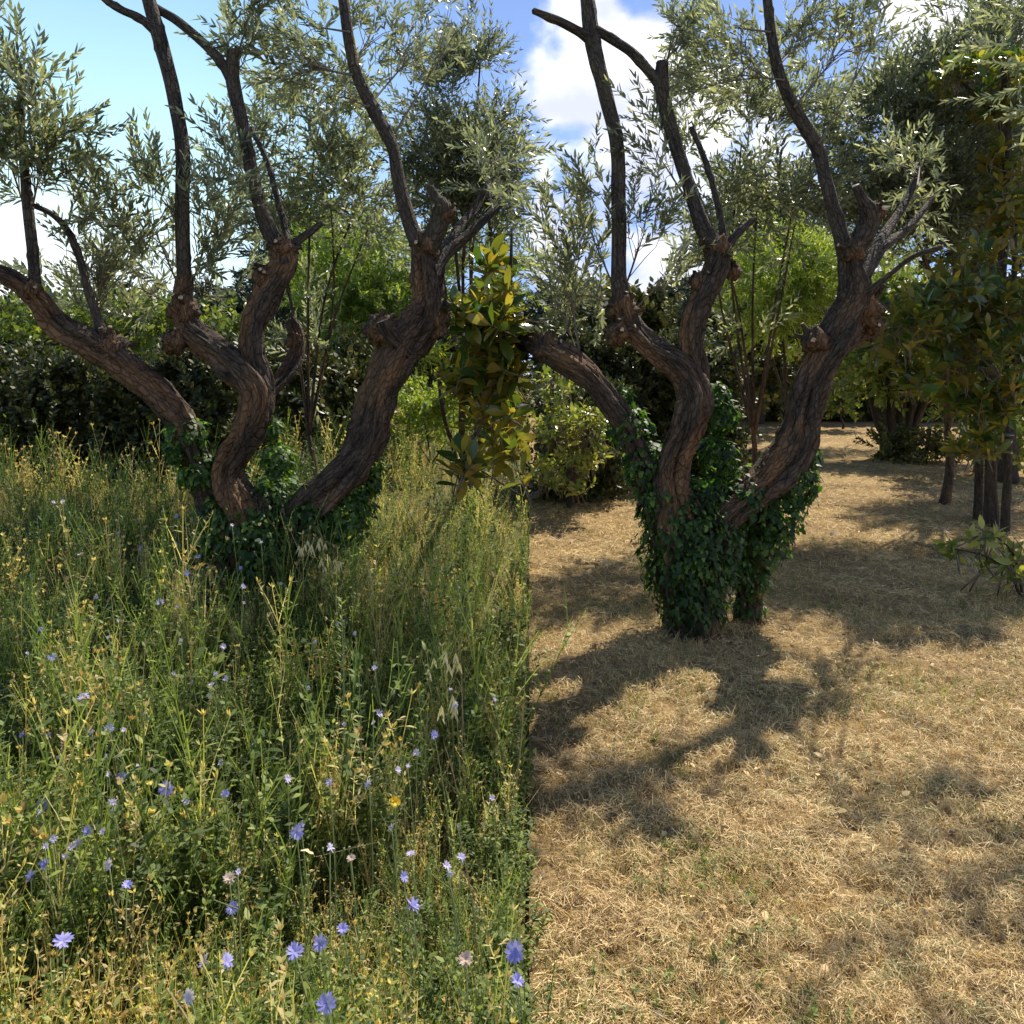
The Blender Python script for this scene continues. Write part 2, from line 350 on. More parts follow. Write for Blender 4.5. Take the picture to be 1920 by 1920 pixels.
def compound(seed, parts, n=3, lo=.15, hi=.6, ang=.7):
    """A main twig with side twigs."""
    r = random.Random(seed); loc = [(0, 0, 0)]; RR = [np.eye(3)]; ss = [1.0]
    for k in range(n):
        a = r.uniform(0, 6.28); an = ang * r.uniform(.6, 1.3); loc.append((0, 0, r.uniform(lo, hi) * .36)); RR.append(rot_from((math.cos(a) * math.sin(an), math.sin(a) * math.sin(an), math.cos(an)), r.uniform(0, 6))); ss.append(r.uniform(.6, .95))
    return merge(parts, [r.randrange(len(parts)) for _ in loc], loc, RR, ss)
OL1 = [sprig(10 + k, L=rnd.uniform(.30, .48), pairs=10, ll=.088, lw=.0175, ang=.68) for k in range(10)]
OLIVE = [compound(30 + k, OL1, 1 + k % 3) for k in range(10)]
OL2 = [sprig(40 + k, L=.50, pairs=8, ll=.115, lw=.024, ang=.75) for k in range(6)]
OLIVE_FAR = [compound(50 + k, OL2, 2) for k in range(8)]
LEAFY = [sprig(60 + k, L=.30, pairs=8, ll=.075, lw=.036, ang=1.0, tr=.003) for k in range(6)]
BAMBOO = [sprig(80 + k, L=.75, pairs=16, ll=.17, lw=.030, ang=1.0, droop=.5, alt=False) for k in range(6)]
CONIFER = [sprig(100 + k, L=.8, pairs=24, ll=.20, lw=.035, ang=1.1, droop=.3) for k in range(6)]
BROAD = [sprig(120 + k, L=.6, pairs=10, ll=.16, lw=.07, ang=1.0, tr=.005) for k in range(6)]

def blob_points(blobs, seed, hole=0.0, hscale=2.5):
    """Sprig seats inside screen-measured ellipsoids: blob = (px, py, rx, ry, Y, count[, depth radius])."""
    r = random.Random(seed); out = []
    for b in blobs:
        px, py, rx, ry, Y, n = b[:6]; c = P(px, py, Y); ax, az = rx / F * Y, ry / F * Y; ad = b[6] if len(b) > 6 else max(ax, az) * .8
        k = 0; tries = 0
        while k < n and tries < n * 12:
            tries += 1
            v = Vector((r.uniform(-1, 1), r.uniform(-1, 1), r.uniform(-1, 1)))
            if v.length > 1: continue
            p = c + Vector((v.x * ax, v.y * ad, v.z * az))
            if hole and mnoise.noise(p * hscale) + .4 * mnoise.noise(p * hscale * 3) < -0.5 + hole: continue
            if p.z < .05: continue
            out.append((p, c)); k += 1
    return out
def crown_arrays(variants, pts, seed, up=0.6, sc=(.8, 1.3), out_w=0.7, tadd=.12):
    r = random.Random(seed); n = len(pts); R = np.zeros((n, 3, 3)); loc = np.zeros((n, 3)); s = np.zeros(n)
    for i, (p, c) in enumerate(pts):
        d = (p - c).normalized() * out_w + Vector((r.gauss(0, .5), r.gauss(0, .5), r.gauss(0, .4) + up)) if (p - c).length > 1e-6 else Vector((0, 0, 1))
        R[i] = rot_from(d, r.uniform(0, 6.28)); loc[i] = p; s[i] = r.uniform(*sc)
    return merge(variants, [r.randrange(len(variants)) for _ in range(n)], loc, R, s, [r.uniform(-tadd, tadd) for _ in range(n)])

def fine_leaf(L, W, rows=6, fold=.18, curl=.25, shape=None, m=0, t=.5, wav=0.0):
    """One modelled leaf or petal along +Z, upper face towards +Y, midrib folded."""
    shape = shape or (lambda u: math.sin(math.pi * min(1, u ** .8)) ** .8)
    g = G(); V = []
    for i in range(rows + 1):
        u = i / rows; w = max(.02, shape(u)) * W / 2 if 0 < i < rows else W * .03
        y = -curl * L * u * u
        V += [(-w, y + fold * w + wav * math.sin(u * 14), L * u), (0, y, L * u), (w, y + fold * w - wav * math.sin(u * 14), L * u)]
    Fc = []
    for i in range(rows):
        for k in (0, 1):
            a = i * 3 + k; Fc += [(a, a + 3, a + 1), (a + 1, a + 3, a + 4)]
    g.add(V, Fc, m, t); return g.arr()
MAG_LEAF = [to_mesh('magnolia_leaf', fine_leaf(.16 * s, .062 * s, 6, .22, c, lambda u: math.sin(math.pi * u ** 1.2) ** .7, t=tt), [M['magnolia_leaf']], True)
            for s, c, tt in ((1, .1, .3), (.9, .3, .75), (1.1, .2, .5), (.8, -.05, .95), (1, .35, .65))]
MAG_DARK = [m_.copy() for m_ in MAG_LEAF]
for m_ in MAG_DARK: m_.name = 'magnolia_leaf'; m_.materials[0] = M['magnolia_dark']
def ivy_arr(t, s=1.0, cup=.15):
    g = G(); pr = [(0, 0), (.32, -.06), (.50, .30), (.27, .42), (.30, .78), (0, 1.12)]
    pts = pr + [(-x, y) for x, y in pr[1:-1]][::-1]
    V = [(0, 0.0, .40 * s)] + [(x * s, -cup * s * (x * x + (y - .4) ** 2), y * s) for x, y in pts]
    n = len(pts); g.add(V, [(0, 1 + i, 1 + (i + 1) % n) for i in range(n)], 0, t); return g.arr()
IVY = [ivy_arr(t, .047 * s, c) for t, s, c in ((.1, 1, .2), (.3, .8, .4), (.5, 1.1, .1), (.7, .9, .3), (.95, .7, .2))]
IVY_ME = [to_mesh('ivy_leaf', a, [M['ivy_leaf']]) for a in IVY]
def look_mat(n_up, roll, tip):
    """Rotation putting local +Y along n_up and local +Z near tip."""
    y = Vector(n_up).normalized(); z = Vector(tip); z = (z - y * z.dot(y))
    if z.length < 1e-3: z = y.orthogonal()
    z.normalize(); x = y.cross(z); m = Matrix((x, y, z)).transposed()
    return m @ Matrix.Rotation(roll, 3, 'Y')

# ------------------------------------------------------------------ setting: ground
def grid(name, xs, ys, zf, m, kind='structure', xf=None):
    nx, ny = len(xs), len(ys); X, Y = np.meshgrid(xs, ys)
    if xf: X = xf(X, Y)
    Z = zf(X, Y); V = np.stack([X, Y, Z], -1).reshape(-1, 3)
    i, j = np.meshgrid(np.arange(nx - 1), np.arange(ny - 1)); a = (j * nx + i).ravel()
    Fc = np.concatenate([np.stack([a, a + 1, a + nx + 1], 1), np.stack([a, a + nx + 1, a + nx], 1)])
    o = put(name, (V, Fc, np.zeros(len(Fc), int), np.full(len(V), .5), V), [m], smooth=True); o['kind'] = kind; return o
def bumps(X, Y, a=1.0):
    return a * (.010 * np.sin(X * 5.1 + 1.3 * np.sin(Y * 3.3)) + .008 * np.sin(Y * 7.7 + X * 4.2) + .006 * np.sin(X * 17 + Y * 11) + .004 * np.sin(X * 31 - Y * 23))
grid('ground', np.linspace(-700, 700, 30), np.linspace(-60, 1300, 30), lambda X, Y: X * 0 - .06, M['soil'])
EDGE = 0.02
grid('meadow_ground', np.linspace(0, 1, 60), np.geomspace(1.0, 42, 120), lambda X, Y: bumps(X, Y) - .03, M['soil'], xf=lambda X, Y: EDGE * Y - X * (3 + Y * .95))
grid('mown_lawn', np.linspace(0, 1, 300), np.geomspace(1.0, 42, 420), lambda X, Y: bumps(X, Y), M['lawn'], xf=lambda X, Y: EDGE * Y + X * (3 + Y * .95))

# ------------------------------------------------------------------ olive trees
def px_tube(g, path, seed, sides=22, rough=.14, knots=0.0, step=.025, Y0=5.3, **kw):
    """path rows: px, py, radius px, depth offset."""
    tube(g, [P(a, b, Y0 + d) for a, b, r, d in path], [(r * .71 if r > 24 else r * .86) / F * (Y0 + d) for a, b, r, d in path], sides, step, rough, knots, seed, **kw)

def olive(name, label, root_px, spec, blobs, seed, Y0=5.3, burls=()):
    base = P(*root_px, Y0); base.z = 0
    t = empty('olive_tree', (0, 0, 0), label, 'tree', 'gnarled pruned olive trees')
    t.location = base
    def part(nm, rows, sides, rough, knots, cut, thick, sd):
        g = G(); px_tube(g, rows, sd, sides, rough, knots, Y0=Y0, cap_m=1 if cut else None)
        o = put(nm, g, [M['bark'] if thick else M['bark_smooth'], M['cut_wood']], t, smooth=True, grain=True); o.matrix_parent_inverse = Matrix.Translation(-base); return o
    for k, (nm, rows, cut) in enumerate(spec):
        thick = nm != 'branch'
        part(nm, rows, 60 if thick else 16, .19 if thick else .07, 0 if thick else .009, cut, thick, seed * 10 + k)
    for bx, by, br, bd in burls:
        g = G(); c = P(bx, by, Y0 + bd) - base; rr_ = br / F * Y0; n1, n2 = 22, 14; V = []; Gr = []
        for i in range(n2 + 1):
            for k in range(n1):
                a = 6.283 * k / n1; b_ = math.pi * i / n2; d = Vector((math.cos(a) * math.sin(b_), math.sin(a) * math.sin(b_), math.cos(b_)))
                q = rr_ * (1 + .45 * mnoise.noise(d * 1.6 + c * 5) + .35 * mnoise.noise(d * 4 + c * 5) + .2 * mnoise.noise(d * 9)); V.append(tuple(c + d * q)); Gr.append(tuple(d * rr_))
        Fc = []
        for i in range(n2):
            for k in range(n1): a = i * n1 + k; b_ = i * n1 + (k + 1) % n1; Fc += [(a, a + n1, b_), (b_, a + n1, b_ + n1)]
        g.add(V, Fc, 0, .5, np.array(Gr))
        rb = random.Random(int(bx)); 
        for k in range(4):
            d = Vector((rb.gauss(0, .8), rb.gauss(0, .8), rb.uniform(0, 1))).normalized(); tube(g, [c + d * rr_ * .6, c + d * rr_ * 1.15, c + d * rr_ * rb.uniform(1.3, 1.8)], [rr_ * .28, rr_ * .2, rr_ * .16], 8, .02, .2, cap_m=1, seed=k)
        put('burl', g, [M['bark'], M['cut_wood']], t, smooth=True, grain=True)
    # leafy branches grown from hubs
    meshes = [to_mesh('leafy_branch', a, [M['olive_leaf'], M['twig']]) for a in OLIVE]
    r = random.Random(seed)
    for bi, b in enumerate(blobs):
        pts = blob_points([b], seed * 100 + bi, hole=.25)
        if not pts: continue
        hub = P(b[7][0], b[7][1], Y0 + .1) if len(b) > 7 else P(b[0], b[1] + b[3] * .9, b[4])
        g = G(); c = P(b[0], b[1], b[4])
        tube(g, [hub, hub.lerp(c, .5), c], [.008, .006, .003], 5, .08, seed=bi)
        for p, _ in pts:
            q = hub.lerp(c, r.uniform(.3, 1)); mid = q.lerp(p, .5) + Vector((r.uniform(-.03, .03), r.uniform(-.03, .03), r.uniform(0, .05)))
            tube(g, [q, mid, p], [.0035, .0028, .002], 3, .2, seed=bi)
        o = put('twig', g, [M['twig']], t, grain=True); o.matrix_parent_inverse = Matrix.Translation(-base)
        for p, c_ in pts:
            d = (p - hub).normalized() * .8 + Vector((r.gauss(0, .45), r.gauss(0, .45), r.gauss(.35, .4)))
            o = bpy.data.objects.new('leafy_branch', r.choice(meshes)); s = r.uniform(.75, 1.25)
            o.matrix_world = Matrix.Translation(p - base) @ Matrix(rot_from(d, r.uniform(0, 6.28)).tolist()).to_4x4() @ Matrix.Scale(s, 4)
            link(o, t)
    return t

left_spec = [
 ('trunk', [(505, 1245, 105, 0), (502, 1180, 84, 0), (500, 1080, 74, 0), (496, 1000, 66, 0), (490, 930, 50, .02)], False),
 ('limb', [(455, 1080, 52, -.02), (420, 990, 42, -.05), (372, 880, 34, -.12), (335, 785, 35, -.2), (255, 705, 38, -.25), (180, 648, 39, -.3), (115, 612, 34, -.35), (70, 560, 26, -.4), (25, 525, 20, -.45), (-20, 500, 14, -.5)], True),
 ('limb', [(478, 1060, 66, -.05), (450, 960, 56, -.1), (424, 885, 40, -.12), (458, 815, 42, -.15), (478, 745, 42, -.15), (452, 700, 42, -.15), (400, 655, 36, -.12), (352, 615, 31, -.1), (344, 565, 25, -.1), (346, 520, 17, -.08)], False),
 ('limb', [(484, 790, 36, -.12), (488, 720, 36, -.1), (472, 665, 33, -.1), (474, 615, 31, -.08), (500, 555, 33, -.05), (532, 495, 31, -.03), (520, 455, 22, 0)], False),
 ('limb', [(520, 1080, 66, 0), (560, 975, 54, 0), (625, 910, 50, .02), (686, 830, 48, .05), (712, 740, 49, .08), (752, 660, 54, .1), (798, 592, 50, .12), (800, 530, 41, .14), (796, 465, 34, .15), (800, 440, 26, .15)], False),
 ('limb', [(770, 668, 20, .05), (730, 630, 26, -.02), (716, 602, 20, -.04)], True),
 ('limb', [(498, 740, 18, .2), (545, 690, 17, .35), (560, 640, 15, .45), (545, 600, 12, .5)], True),
 ('branch', [(344, 575, 20, -.09), (346, 540, 16, -.08), (342, 400, 15, -.05), (342, 280, 15, 0), (322, 160, 15, .05), (296, 60, 16, .1), (268, -40, 13, .15), (240, -160, 10, .2)], False),
 ('branch', [(296, 62, 12, .1), (262, 34, 9, .05), (215, 12, 8, 0), (150, -40, 6, 0)], False),
 ('branch', [(536, 500, 24, -.03), (508, 440, 18, 0), (482, 370, 14, .03), (456, 240, 14, .08), (437, 150, 15, .1), (438, 95, 13, .1)], True),
 ('branch', [(434, 150, 12, .1), (415, 118, 11, .1), (380, 80, 10, .12), (330, 38, 10, .15), (280, 5, 9, .2), (230, -60, 7, .2)], False),
 ('branch', [(535, 475, 13, 0), (560, 450, 9, .02), (605, 418, 6, .05)], True),
 ('branch', [(545, 470, 9, .1), (525, 390, 7, .3), (500, 300, 6, .4), (470, 240, 5, .5)], False),
 ('branch', [(792, 470, 22, .15), (768, 420, 16, .15), (746, 330, 14, .15), (735, 272, 14, .15), (700, 205, 14, .15), (668, 140, 12, .15), (652, 60, 12, .15), (640, -30, 11, .2), (620, -150, 8, .2)], False),
 ('branch', [(800, 470, 24, .12), (822, 425, 22, .1), (828, 385, 18, .05), (818, 372, 11, .05), (806, 350, 9, .05)], True),
 ('branch', [(810, 520, 18, .1), (835, 480, 12, .2), (880, 438, 11, .35), (925, 395, 9, .5), (965, 345, 6, .7)], False),
 ('branch', [(812, 500, 14, .2), (850, 440, 10, .5), (890, 390, 9, .8), (935, 310, 6, 1.1)], False),
 ('branch', [(66, 560, 14, -.4), (62, 480, 12, -.4), (52, 380, 11, -.38), (40, 250, 8, -.36), (38, 120, 5, -.35)], False),
 ('branch', [(205, 655, 10, -.28), (170, 560, 9, -.22), (148, 480, 8, -.2), (125, 430, 7, -.25), (95, 400, 6, -.3), (60, 385, 5, -.36)], False),
]
left_blobs = [
 (80, 300, 62, 85, 4.95, 34, .25, (58, 400)), (48, 150, 24, 70, 4.95, 6, .15, (44, 260)), (10, 280, 60, 110, 5.0, 16, .3, (50, 400)),
 (120, 235, 20, 20, 4.9, 2, .1, (90, 260)),
 (200, 470, 80, 65, 5.3, 17, .3, (170, 640)), (190, 575, 90, 45, 5.6, 20, .35, (180, 640)), (285, 420, 55, 75, 5.3, 12, .3, (345, 560)), (260, 540, 60, 60, 5.6, 12, .3, (340, 580)),
 (400, 420, 45, 65, 5.2, 9, .25, (350, 560)), (400, 540, 55, 40, 5.5, 11, .3, (350, 580)), (445, 300, 28, 60, 5.4, 5, .2, (480, 380)), (300, 370, 25, 20, 5.2, 3, .1, (345, 420)),
 (462, 55, 45, 40, 5.5, 8, .25, (438, 120)), (455, 120, 30, 40, 5.5, 6, .15, (440, 140)),
 (570, 125, 75, 48, 5.6, 24, .3, (660, 140)), (560, 45, 60, 35, 5.7, 9, .3, (655, 60)), (700, 70, 55, 60, 5.9, 12, .3, (660, 120)), (780, 95, 75, 65, 5.9, 16, .35, (690, 200)),
 (640, 180, 60, 22, 5.6, 7, .2, (690, 200)), (915, 350, 50, 45, 6.1, 12, .3, (925, 395)), (925, 300, 26, 40, 6.3, 5, .3, (935, 310)), (860, 50, 40, 40, 6.0, 4, .2, (740, 250)),
]
def shift(spec, dx, dy): return [(n, [(a + dx, b + dy, r, d) for a, b, r, d in rows], c) for n, rows, c in spec]
right_spec = [
 ('trunk', [(1302, 1225, 92, 0), (1300, 1170, 74, 0), (1292, 1080, 80, 0), (1292, 1000, 72, 0), (1285, 930, 52, .02)], False),
 ('trunk', [(1402, 1180, 40, .25), (1404, 1110, 32, .25), (1415, 1030, 34, .2), (1440, 950, 34, .1)], False),
 ('limb', [(1262, 1040, 50, -.02), (1232, 950, 38, -.02), (1205, 870, 30, -.03), (1168, 790, 30, -.05), (1110, 712, 30, -.05), (1050, 670, 34, .05), (1012, 650, 30, .3), (975, 632, 24, .8), (940, 600, 14, 1.3)], False),
 ('limb', [(1280, 1040, 64, -.05), (1262, 950, 54, -.1), (1262, 875, 43, -.12), (1290, 805, 43, -.15), (1300, 740, 44, -.15), (1270, 690, 40, -.13), (1212, 645, 31, -.12), (1180, 605, 31, -.1), (1166, 565, 23, -.1), (1160, 520, 18, -.08)], False),
 ('limb', [(1306, 780, 36, -.12), (1305, 700, 35, -.1), (1296, 640, 32, -.1), (1304, 590, 32, -.08), (1330, 530, 34, -.05), (1346, 482, 31, -.03), (1324, 446, 21, 0)], False),
 ('limb', [(1310, 1050, 64, 0), (1350, 975, 54, 0), (1415, 925, 52, .02), (1482, 850, 53, .05), (1510, 765, 46, .08), (1535, 690, 46, .1), (1572, 620, 52, .12), (1604, 560, 42, .14), (1598, 490, 34, .15), (1594, 455, 30, .15)], False),
 ('limb', [(1560, 660, 18, .2), (1610, 630, 17, .3), (1630, 608, 14, .3)], True),
 ('branch', [(1170, 580, 22, -.09), (1160, 530, 17, -.08), (1160, 380, 15, -.05), (1157, 270, 15, 0), (1134, 170, 16, .05), (1112, 80, 18, .1), (1098, -30, 15, .15), (1085, -150, 10, .2)], False),
 ('branch', [(1104, 72, 12, .1), (1080, 56, 10, .05), (1045, 38, 9, 0), (1000, 20, 7, 0)], False),
 ('branch', [(1352, 486, 24, -.03), (1320, 430, 18, 0), (1293, 355, 14, .03), (1258, 240, 15, .08), (1240, 165, 17, .1), (1242, 116, 13, .1)], True),
 ('branch', [(1240, 165, 12, .1), (1215, 132, 11, .1), (1180, 95, 11, .1), (1112, 52, 10, .1)], False),
 ('branch', [(1362, 465, 12, .1), (1382, 438, 9, .12), (1412, 412, 6, .15)], True),
 ('branch', [(1362, 470, 9, .2), (1345, 380, 7, .3), (1322, 300, 6, .4), (1296, 240, 6, .5)], False),
 ('branch', [(1592, 480, 24, .15), (1572, 425, 16, .15), (1546, 330, 14, .15), (1532, 280, 14, .15), (1490, 205, 14, .15), (1462, 140, 12, .15), (1446, 60, 11, .15), (1436, -30, 10, .2), (1420, -150, 8, .2)], False),
 ('branch', [(1602, 470, 24, .12), (1626, 425, 23, .1), (1628, 395, 19, .05), (1616, 372, 11, .02), (1604, 348, 9, 0)], True),
 ('branch', [(1612, 520, 16, .1), (1640, 470, 11, .25), (1668, 425, 10, .5), (1700, 375, 8, .7), (1730, 300, 6, .9)], False),
 ('branch', [(1622, 520, 12, .2), (1660, 460, 9, .5), (1705, 425, 8, .8), (1750, 370, 5, 1.1)], False),
 ('branch', [(1615, 560, 12, .1), (1672, 512, 5, -.1), (1715, 480, 5, -.2), (1768, 462, 4, -.3)], True),
]
right_blobs = [
 (1060, 470, 52, 60, 5.4, 12, .3, (1090, 690)), (1050, 565, 52, 45, 5.6, 16, .35, (1090, 690)), (1105, 430, 35, 60, 5.4, 7, .3, (1160, 560)), (1110, 555, 45, 50, 5.6, 9, .3, (1160, 580)),
 (1210, 430, 40, 65, 5.2, 8, .25, (1165, 560)), (1240, 530, 50, 35, 5.5, 7, .3, (1180, 590)), (1128, 370, 20, 25, 5.2, 3, .1, (1158, 420)), (1240, 300, 22, 50, 5.4, 4, .2, (1285, 370)),
 (1265, 65, 48, 42, 6.0, 9, .25, (1242, 140)), (1270, 130, 28, 40, 5.9, 7, .15, (1244, 150)), 
 (1385, 140, 62, 50, 5.6, 24, .3, (1470, 150)), (1365, 50, 50, 30, 5.7, 5, .3, (1445, 60)), (1510, 70, 50, 60, 5.9, 13, .3, (1462, 120)), (1580, 90, 62, 65, 5.9, 16, .35, (1490, 200)),
 (1640, 80, 25, 40, 6.0, 3, .2, (1535, 270)), (1480, 190, 60, 25, 5.8, 5, .2, (1490, 200)), (1725, 310, 50, 45, 6.1, 12, .3, (1720, 350)), (1750, 370, 45, 40, 6.3, 8, .3, (1750, 370)),
]
TL = olive('l', 'gnarled olive tree rising from the overgrown flowering meadow, ivy round its trunk', (500, 1200), left_spec, left_blobs, 3, burls=[(345, 580, 26, -.1), (330, 640, 22, -.12), (205, 650, 26, -.28), (532, 468, 24, -.02), (800, 460, 24, .12), (712, 618, 28, .02), (835, 400, 18, .08), (815, 600, 34, .16), (495, 520, 20, -.06), (555, 640, 18, .45), (60, 545, 18, -.42)])
TR = olive('r', 'gnarled olive tree standing on the mown dry lawn, ivy round its trunk', (1300, 1200), right_spec, right_blobs, 4, burls=[(1165, 580, 26, -.1), (1158, 625, 22, -.12), (1345, 465, 25, -.02), (1372, 510, 16, .02), (1600, 470, 24, .12), (1528, 640, 24, .04), (1640, 400, 18, .08), (1620, 580, 34, .16), (1310, 530, 18, -.06), (1030, 652, 26, .15), (1632, 612, 22, .3)])

# ------------------------------------------------------------------ ivy
def ivy(label, zones, seed, n_parts=300, Y0=5.3):
    """zones: px, py, radius px, depth, leaf count - leaves clothe a rounded surface there."""
    b = P(zones[0][0], 1200, Y0); b.z = 0; b.x = P(zones[0][0], 0, Y0).x
    t = empty('ivy_plant', b, label, 'ivy', 'ivy growing up the olive trunks'); r = random.Random(seed); L = []
    for (px, py, rr, dep, n) in zones:
        c = P(px, py, Y0 + dep); R = rr / F * Y0
        for _ in range(int(n * 5.4)):
            v = Vector((r.gauss(0, 1), r.gauss(0, 1), r.gauss(0, .8))).normalized(); q = c + v * R * r.uniform(.80, 1.12) * (1 + .35 * mnoise.noise(Vector(v) * 2.2 + c * 3))
            if q.z < .03: continue
            L.append((q, v, (q - cam.location).length - v.y * -.6 + r.uniform(0, .5)))
    L.sort(key=lambda e: e[2]); idx, loc, RR, ss = [], [], [], []
    for k, (q, v, _) in enumerate(L):
        up = v + Vector((r.gauss(0, .4), r.gauss(0, .4), .5 + r.gauss(0, .3))); m = look_mat(up, r.uniform(-.7, .7), Vector((0, 0, -1)) + v * .3); s = r.uniform(.5, 1.0)
        if k < n_parts:
            o = bpy.data.objects.new('ivy_leaf', r.choice(IVY_ME)); o.matrix_world = Matrix.Translation(q - b) @ m.to_4x4() @ Matrix.Scale(s, 4); link(o, t)
        else: idx.append(r.randrange(5)); loc.append(tuple(q - b)); RR.append(np.array(m)); ss.append(s)
    o = put('ivy_foliage', merge(IVY, idx, loc, RR, ss), [M['ivy_leaf']], t); o['kind'] = 'stuff'
    for k in range(6):
        g = G(); z = zones[:max(4, len(zones) // 2)]; a = r.uniform(-.8, .8); x0 = zones[0][0]
        j = [r.uniform(-22, 22) for _ in range(6)]; tube(g, [P(x0 + a * 70 + j[0], 1195, Y0 - .20) - b, P(x0 + a * 80 + j[1], 1130, Y0 - .23) - b, P(x0 + a * 75 + j[2], 1060, Y0 - .22) - b, P(x0 + a * 65 + j[3], 1000, Y0 - .2) - b, P(x0 + a * 50 + j[4], 930, Y0 - .17) - b], [.006, .005, .004, .004, .0025], 5, .04, .4, seed=k)
        put('vine_stem', g, [M['bark_dark']], t, grain=True)
    return t
ivy('ivy wrapped round the trunk of the olive in the flowering meadow',
    [(500, 1120, 60, -.09, 90), (500, 1020, 60, -.09, 90), (500, 1150, 84, 0, 170), (498, 1060, 84, 0, 190), (480, 985, 74, 0, 190), (420, 960, 44, -.05, 110), (395, 1010, 28, -.1, 40), (372, 880, 36, -.12, 70), (345, 810, 34, -.18, 45), (325, 850, 16, -.25, 22),
     (520, 930, 46, .05, 110), (520, 860, 30, .1, 60), (505, 800, 22, .15, 30), (570, 965, 48, .0, 120), (640, 960, 56, .1, 150), (665, 905, 44, .15, 110), (600, 1010, 50, .05, 100), (700, 880, 22, .15, 24), (440, 890, 26, .1, 30)], 11)
ivy('ivy wrapped round the trunk of the olive on the dry lawn',
    [(1298, 1120, 46, -.09, 80), (1292, 1040, 62, -.09, 120), (1290, 975, 50, -.08, 70), (1340, 1000, 50, -.02, 90), (1300, 1140, 54, 0, 110), (1290, 1060, 80, 0, 230), (1280, 990, 78, 0, 200), (1245, 930, 48, -.02, 120), (1212, 870, 42, 0, 100), (1180, 800, 36, 0, 70), (1165, 745, 22, .02, 34), (1250, 900, 30, .1, 40),
     (1330, 930, 48, .06, 110), (1345, 850, 34, .12, 90), (1350, 775, 32, .15, 80), (1345, 735, 22, .15, 30), (1395, 930, 52, .05, 130), (1450, 950, 56, .1, 150), (1490, 900, 44, .12, 110), (1512, 850, 28, .15, 40),
     (1430, 1010, 48, .15, 110), (1405, 1080, 36, .22, 80), (1402, 1140, 30, .25, 40), (1375, 1060, 30, .05, 50), (1505, 790, 18, .2, 22)], 12)

# ------------------------------------------------------------------ trees, hedges and shrubs round the garden
def plant(name, label, cat, base, trunks, crown, mats, group=None, crown_name='crown', core=None, seed=0, bark='bark_dark'):
    t = empty(name, base, label, cat, group); b = Vector(base)
    for k, (pts, rad) in enumerate(trunks):
        g = G(); tube(g, [Vector(p) - b for p in pts], rad, 10, .12, .12, 0, seed + k)
        put('trunk' if k == 0 or rad[0] > .05 else 'branch', g, [M[bark]], t, smooth=True, grain=True)
    if core is not None: put('shade_core', (core[0] - np.array(b),) + core[1:], [mats[0]], t)
    put(crown_name, (crown[0] - np.array(b),) + tuple(crown[1:]), mats, t)
    return t
OL = [M['olive_leaf'], M['twig']]
def bp(px, Y): v = P(px, HOR, Y); v.z = 0; return v
def trunks_to(base, tips, r0=.09, fork=.9, seed=0):
    r = random.Random(seed); b = Vector(base); f = b + Vector((r.uniform(-.1, .1), 0, fork)); out = [([b, b.lerp(f, .5) + Vector((.05, 0, 0)), f], [r0 * 1.3, r0, r0 * .85])]
    for q in tips:
        q = Vector(q); mid = f.lerp(q, .5) + Vector((r.uniform(-.2, .2), r.uniform(-.2, .2), .15)); out.append(([f, mid, q], [r0 * .6, r0 * .35, .008]))
    return out
def bg_tree(name, label, blobs, base_px, Y, variants, mats, seed, cat='tree', group=None, thin=.46, hole=.25, up=.6, sc=(.8, 1.3), r0=.05, fork=.9, bark='bark_dark', out_w=.7, hscale=1.5, extra_tips=()):
    pts = blob_points(blobs, seed, hole, hscale)
    if variants is OLIVE_FAR: pts = [q for q in pts if random.Random(int(round(q[0].x * 1e4))).random() < thin]
    base = bp(base_px, Y)
    arr = crown_arrays(variants, pts, seed, up, sc, out_w)
    blobs = [(b[0], b[1], b[2] * 1.12, b[3] * 1.1) + tuple(b[4:]) for b in blobs]; tips = [P(b[0], b[1], b[4]) for b in blobs][:6] + list(extra_tips)
    return plant(name, label, cat, base, trunks_to(base, tips, r0, fork, seed), arr, mats, group, seed=seed, bark=bark)

# background olives
bg_tree('olive_tree', 'silvery olive tree behind the limbs of the meadow olive', [
  (470, 330, 55, 110, 8.6, 60), (590, 260, 85, 80, 9, 85), (620, 370, 95, 75, 9, 100), (520, 420, 50, 60, 8.8, 45), (700, 320, 80, 80, 9.2, 80), (690, 430, 80, 50, 9.2, 60), (545, 560, 40, 60, 9.5, 40), (570, 650, 40, 50, 9.5, 26), (690, 230, 60, 60, 9, 24), (500, 215, 45, 40, 9, 14)],
  590, 9.6, OLIVE_FAR, OL, 21, group='olive trees further back', hole=.42, r0=.035, bark='bark')
bg_tree('olive_tree', 'dense olive tree behind the bronze leaved magnolia of the meadow', [
  (815, 255, 62, 55, 8.2, 60), (872, 190, 50, 60, 8.2, 80), (890, 290, 45, 75, 8.2, 130), (845, 350, 62, 50, 8.2, 95), (900, 120, 32, 34, 8.2, 32), (890, 420, 45, 55, 8.3, 90), (860, 480, 50, 36, 8.5, 40), (790, 330, 36, 45, 8.4, 28), (930, 230, 22, 60, 8.2, 30), (935, 360, 22, 60, 8.2, 40)],
  885, 8.8, OLIVE_FAR, OL, 22, group='olive trees further back', thin=.85, hole=.35, sc=(.55, .95), bark='bark')
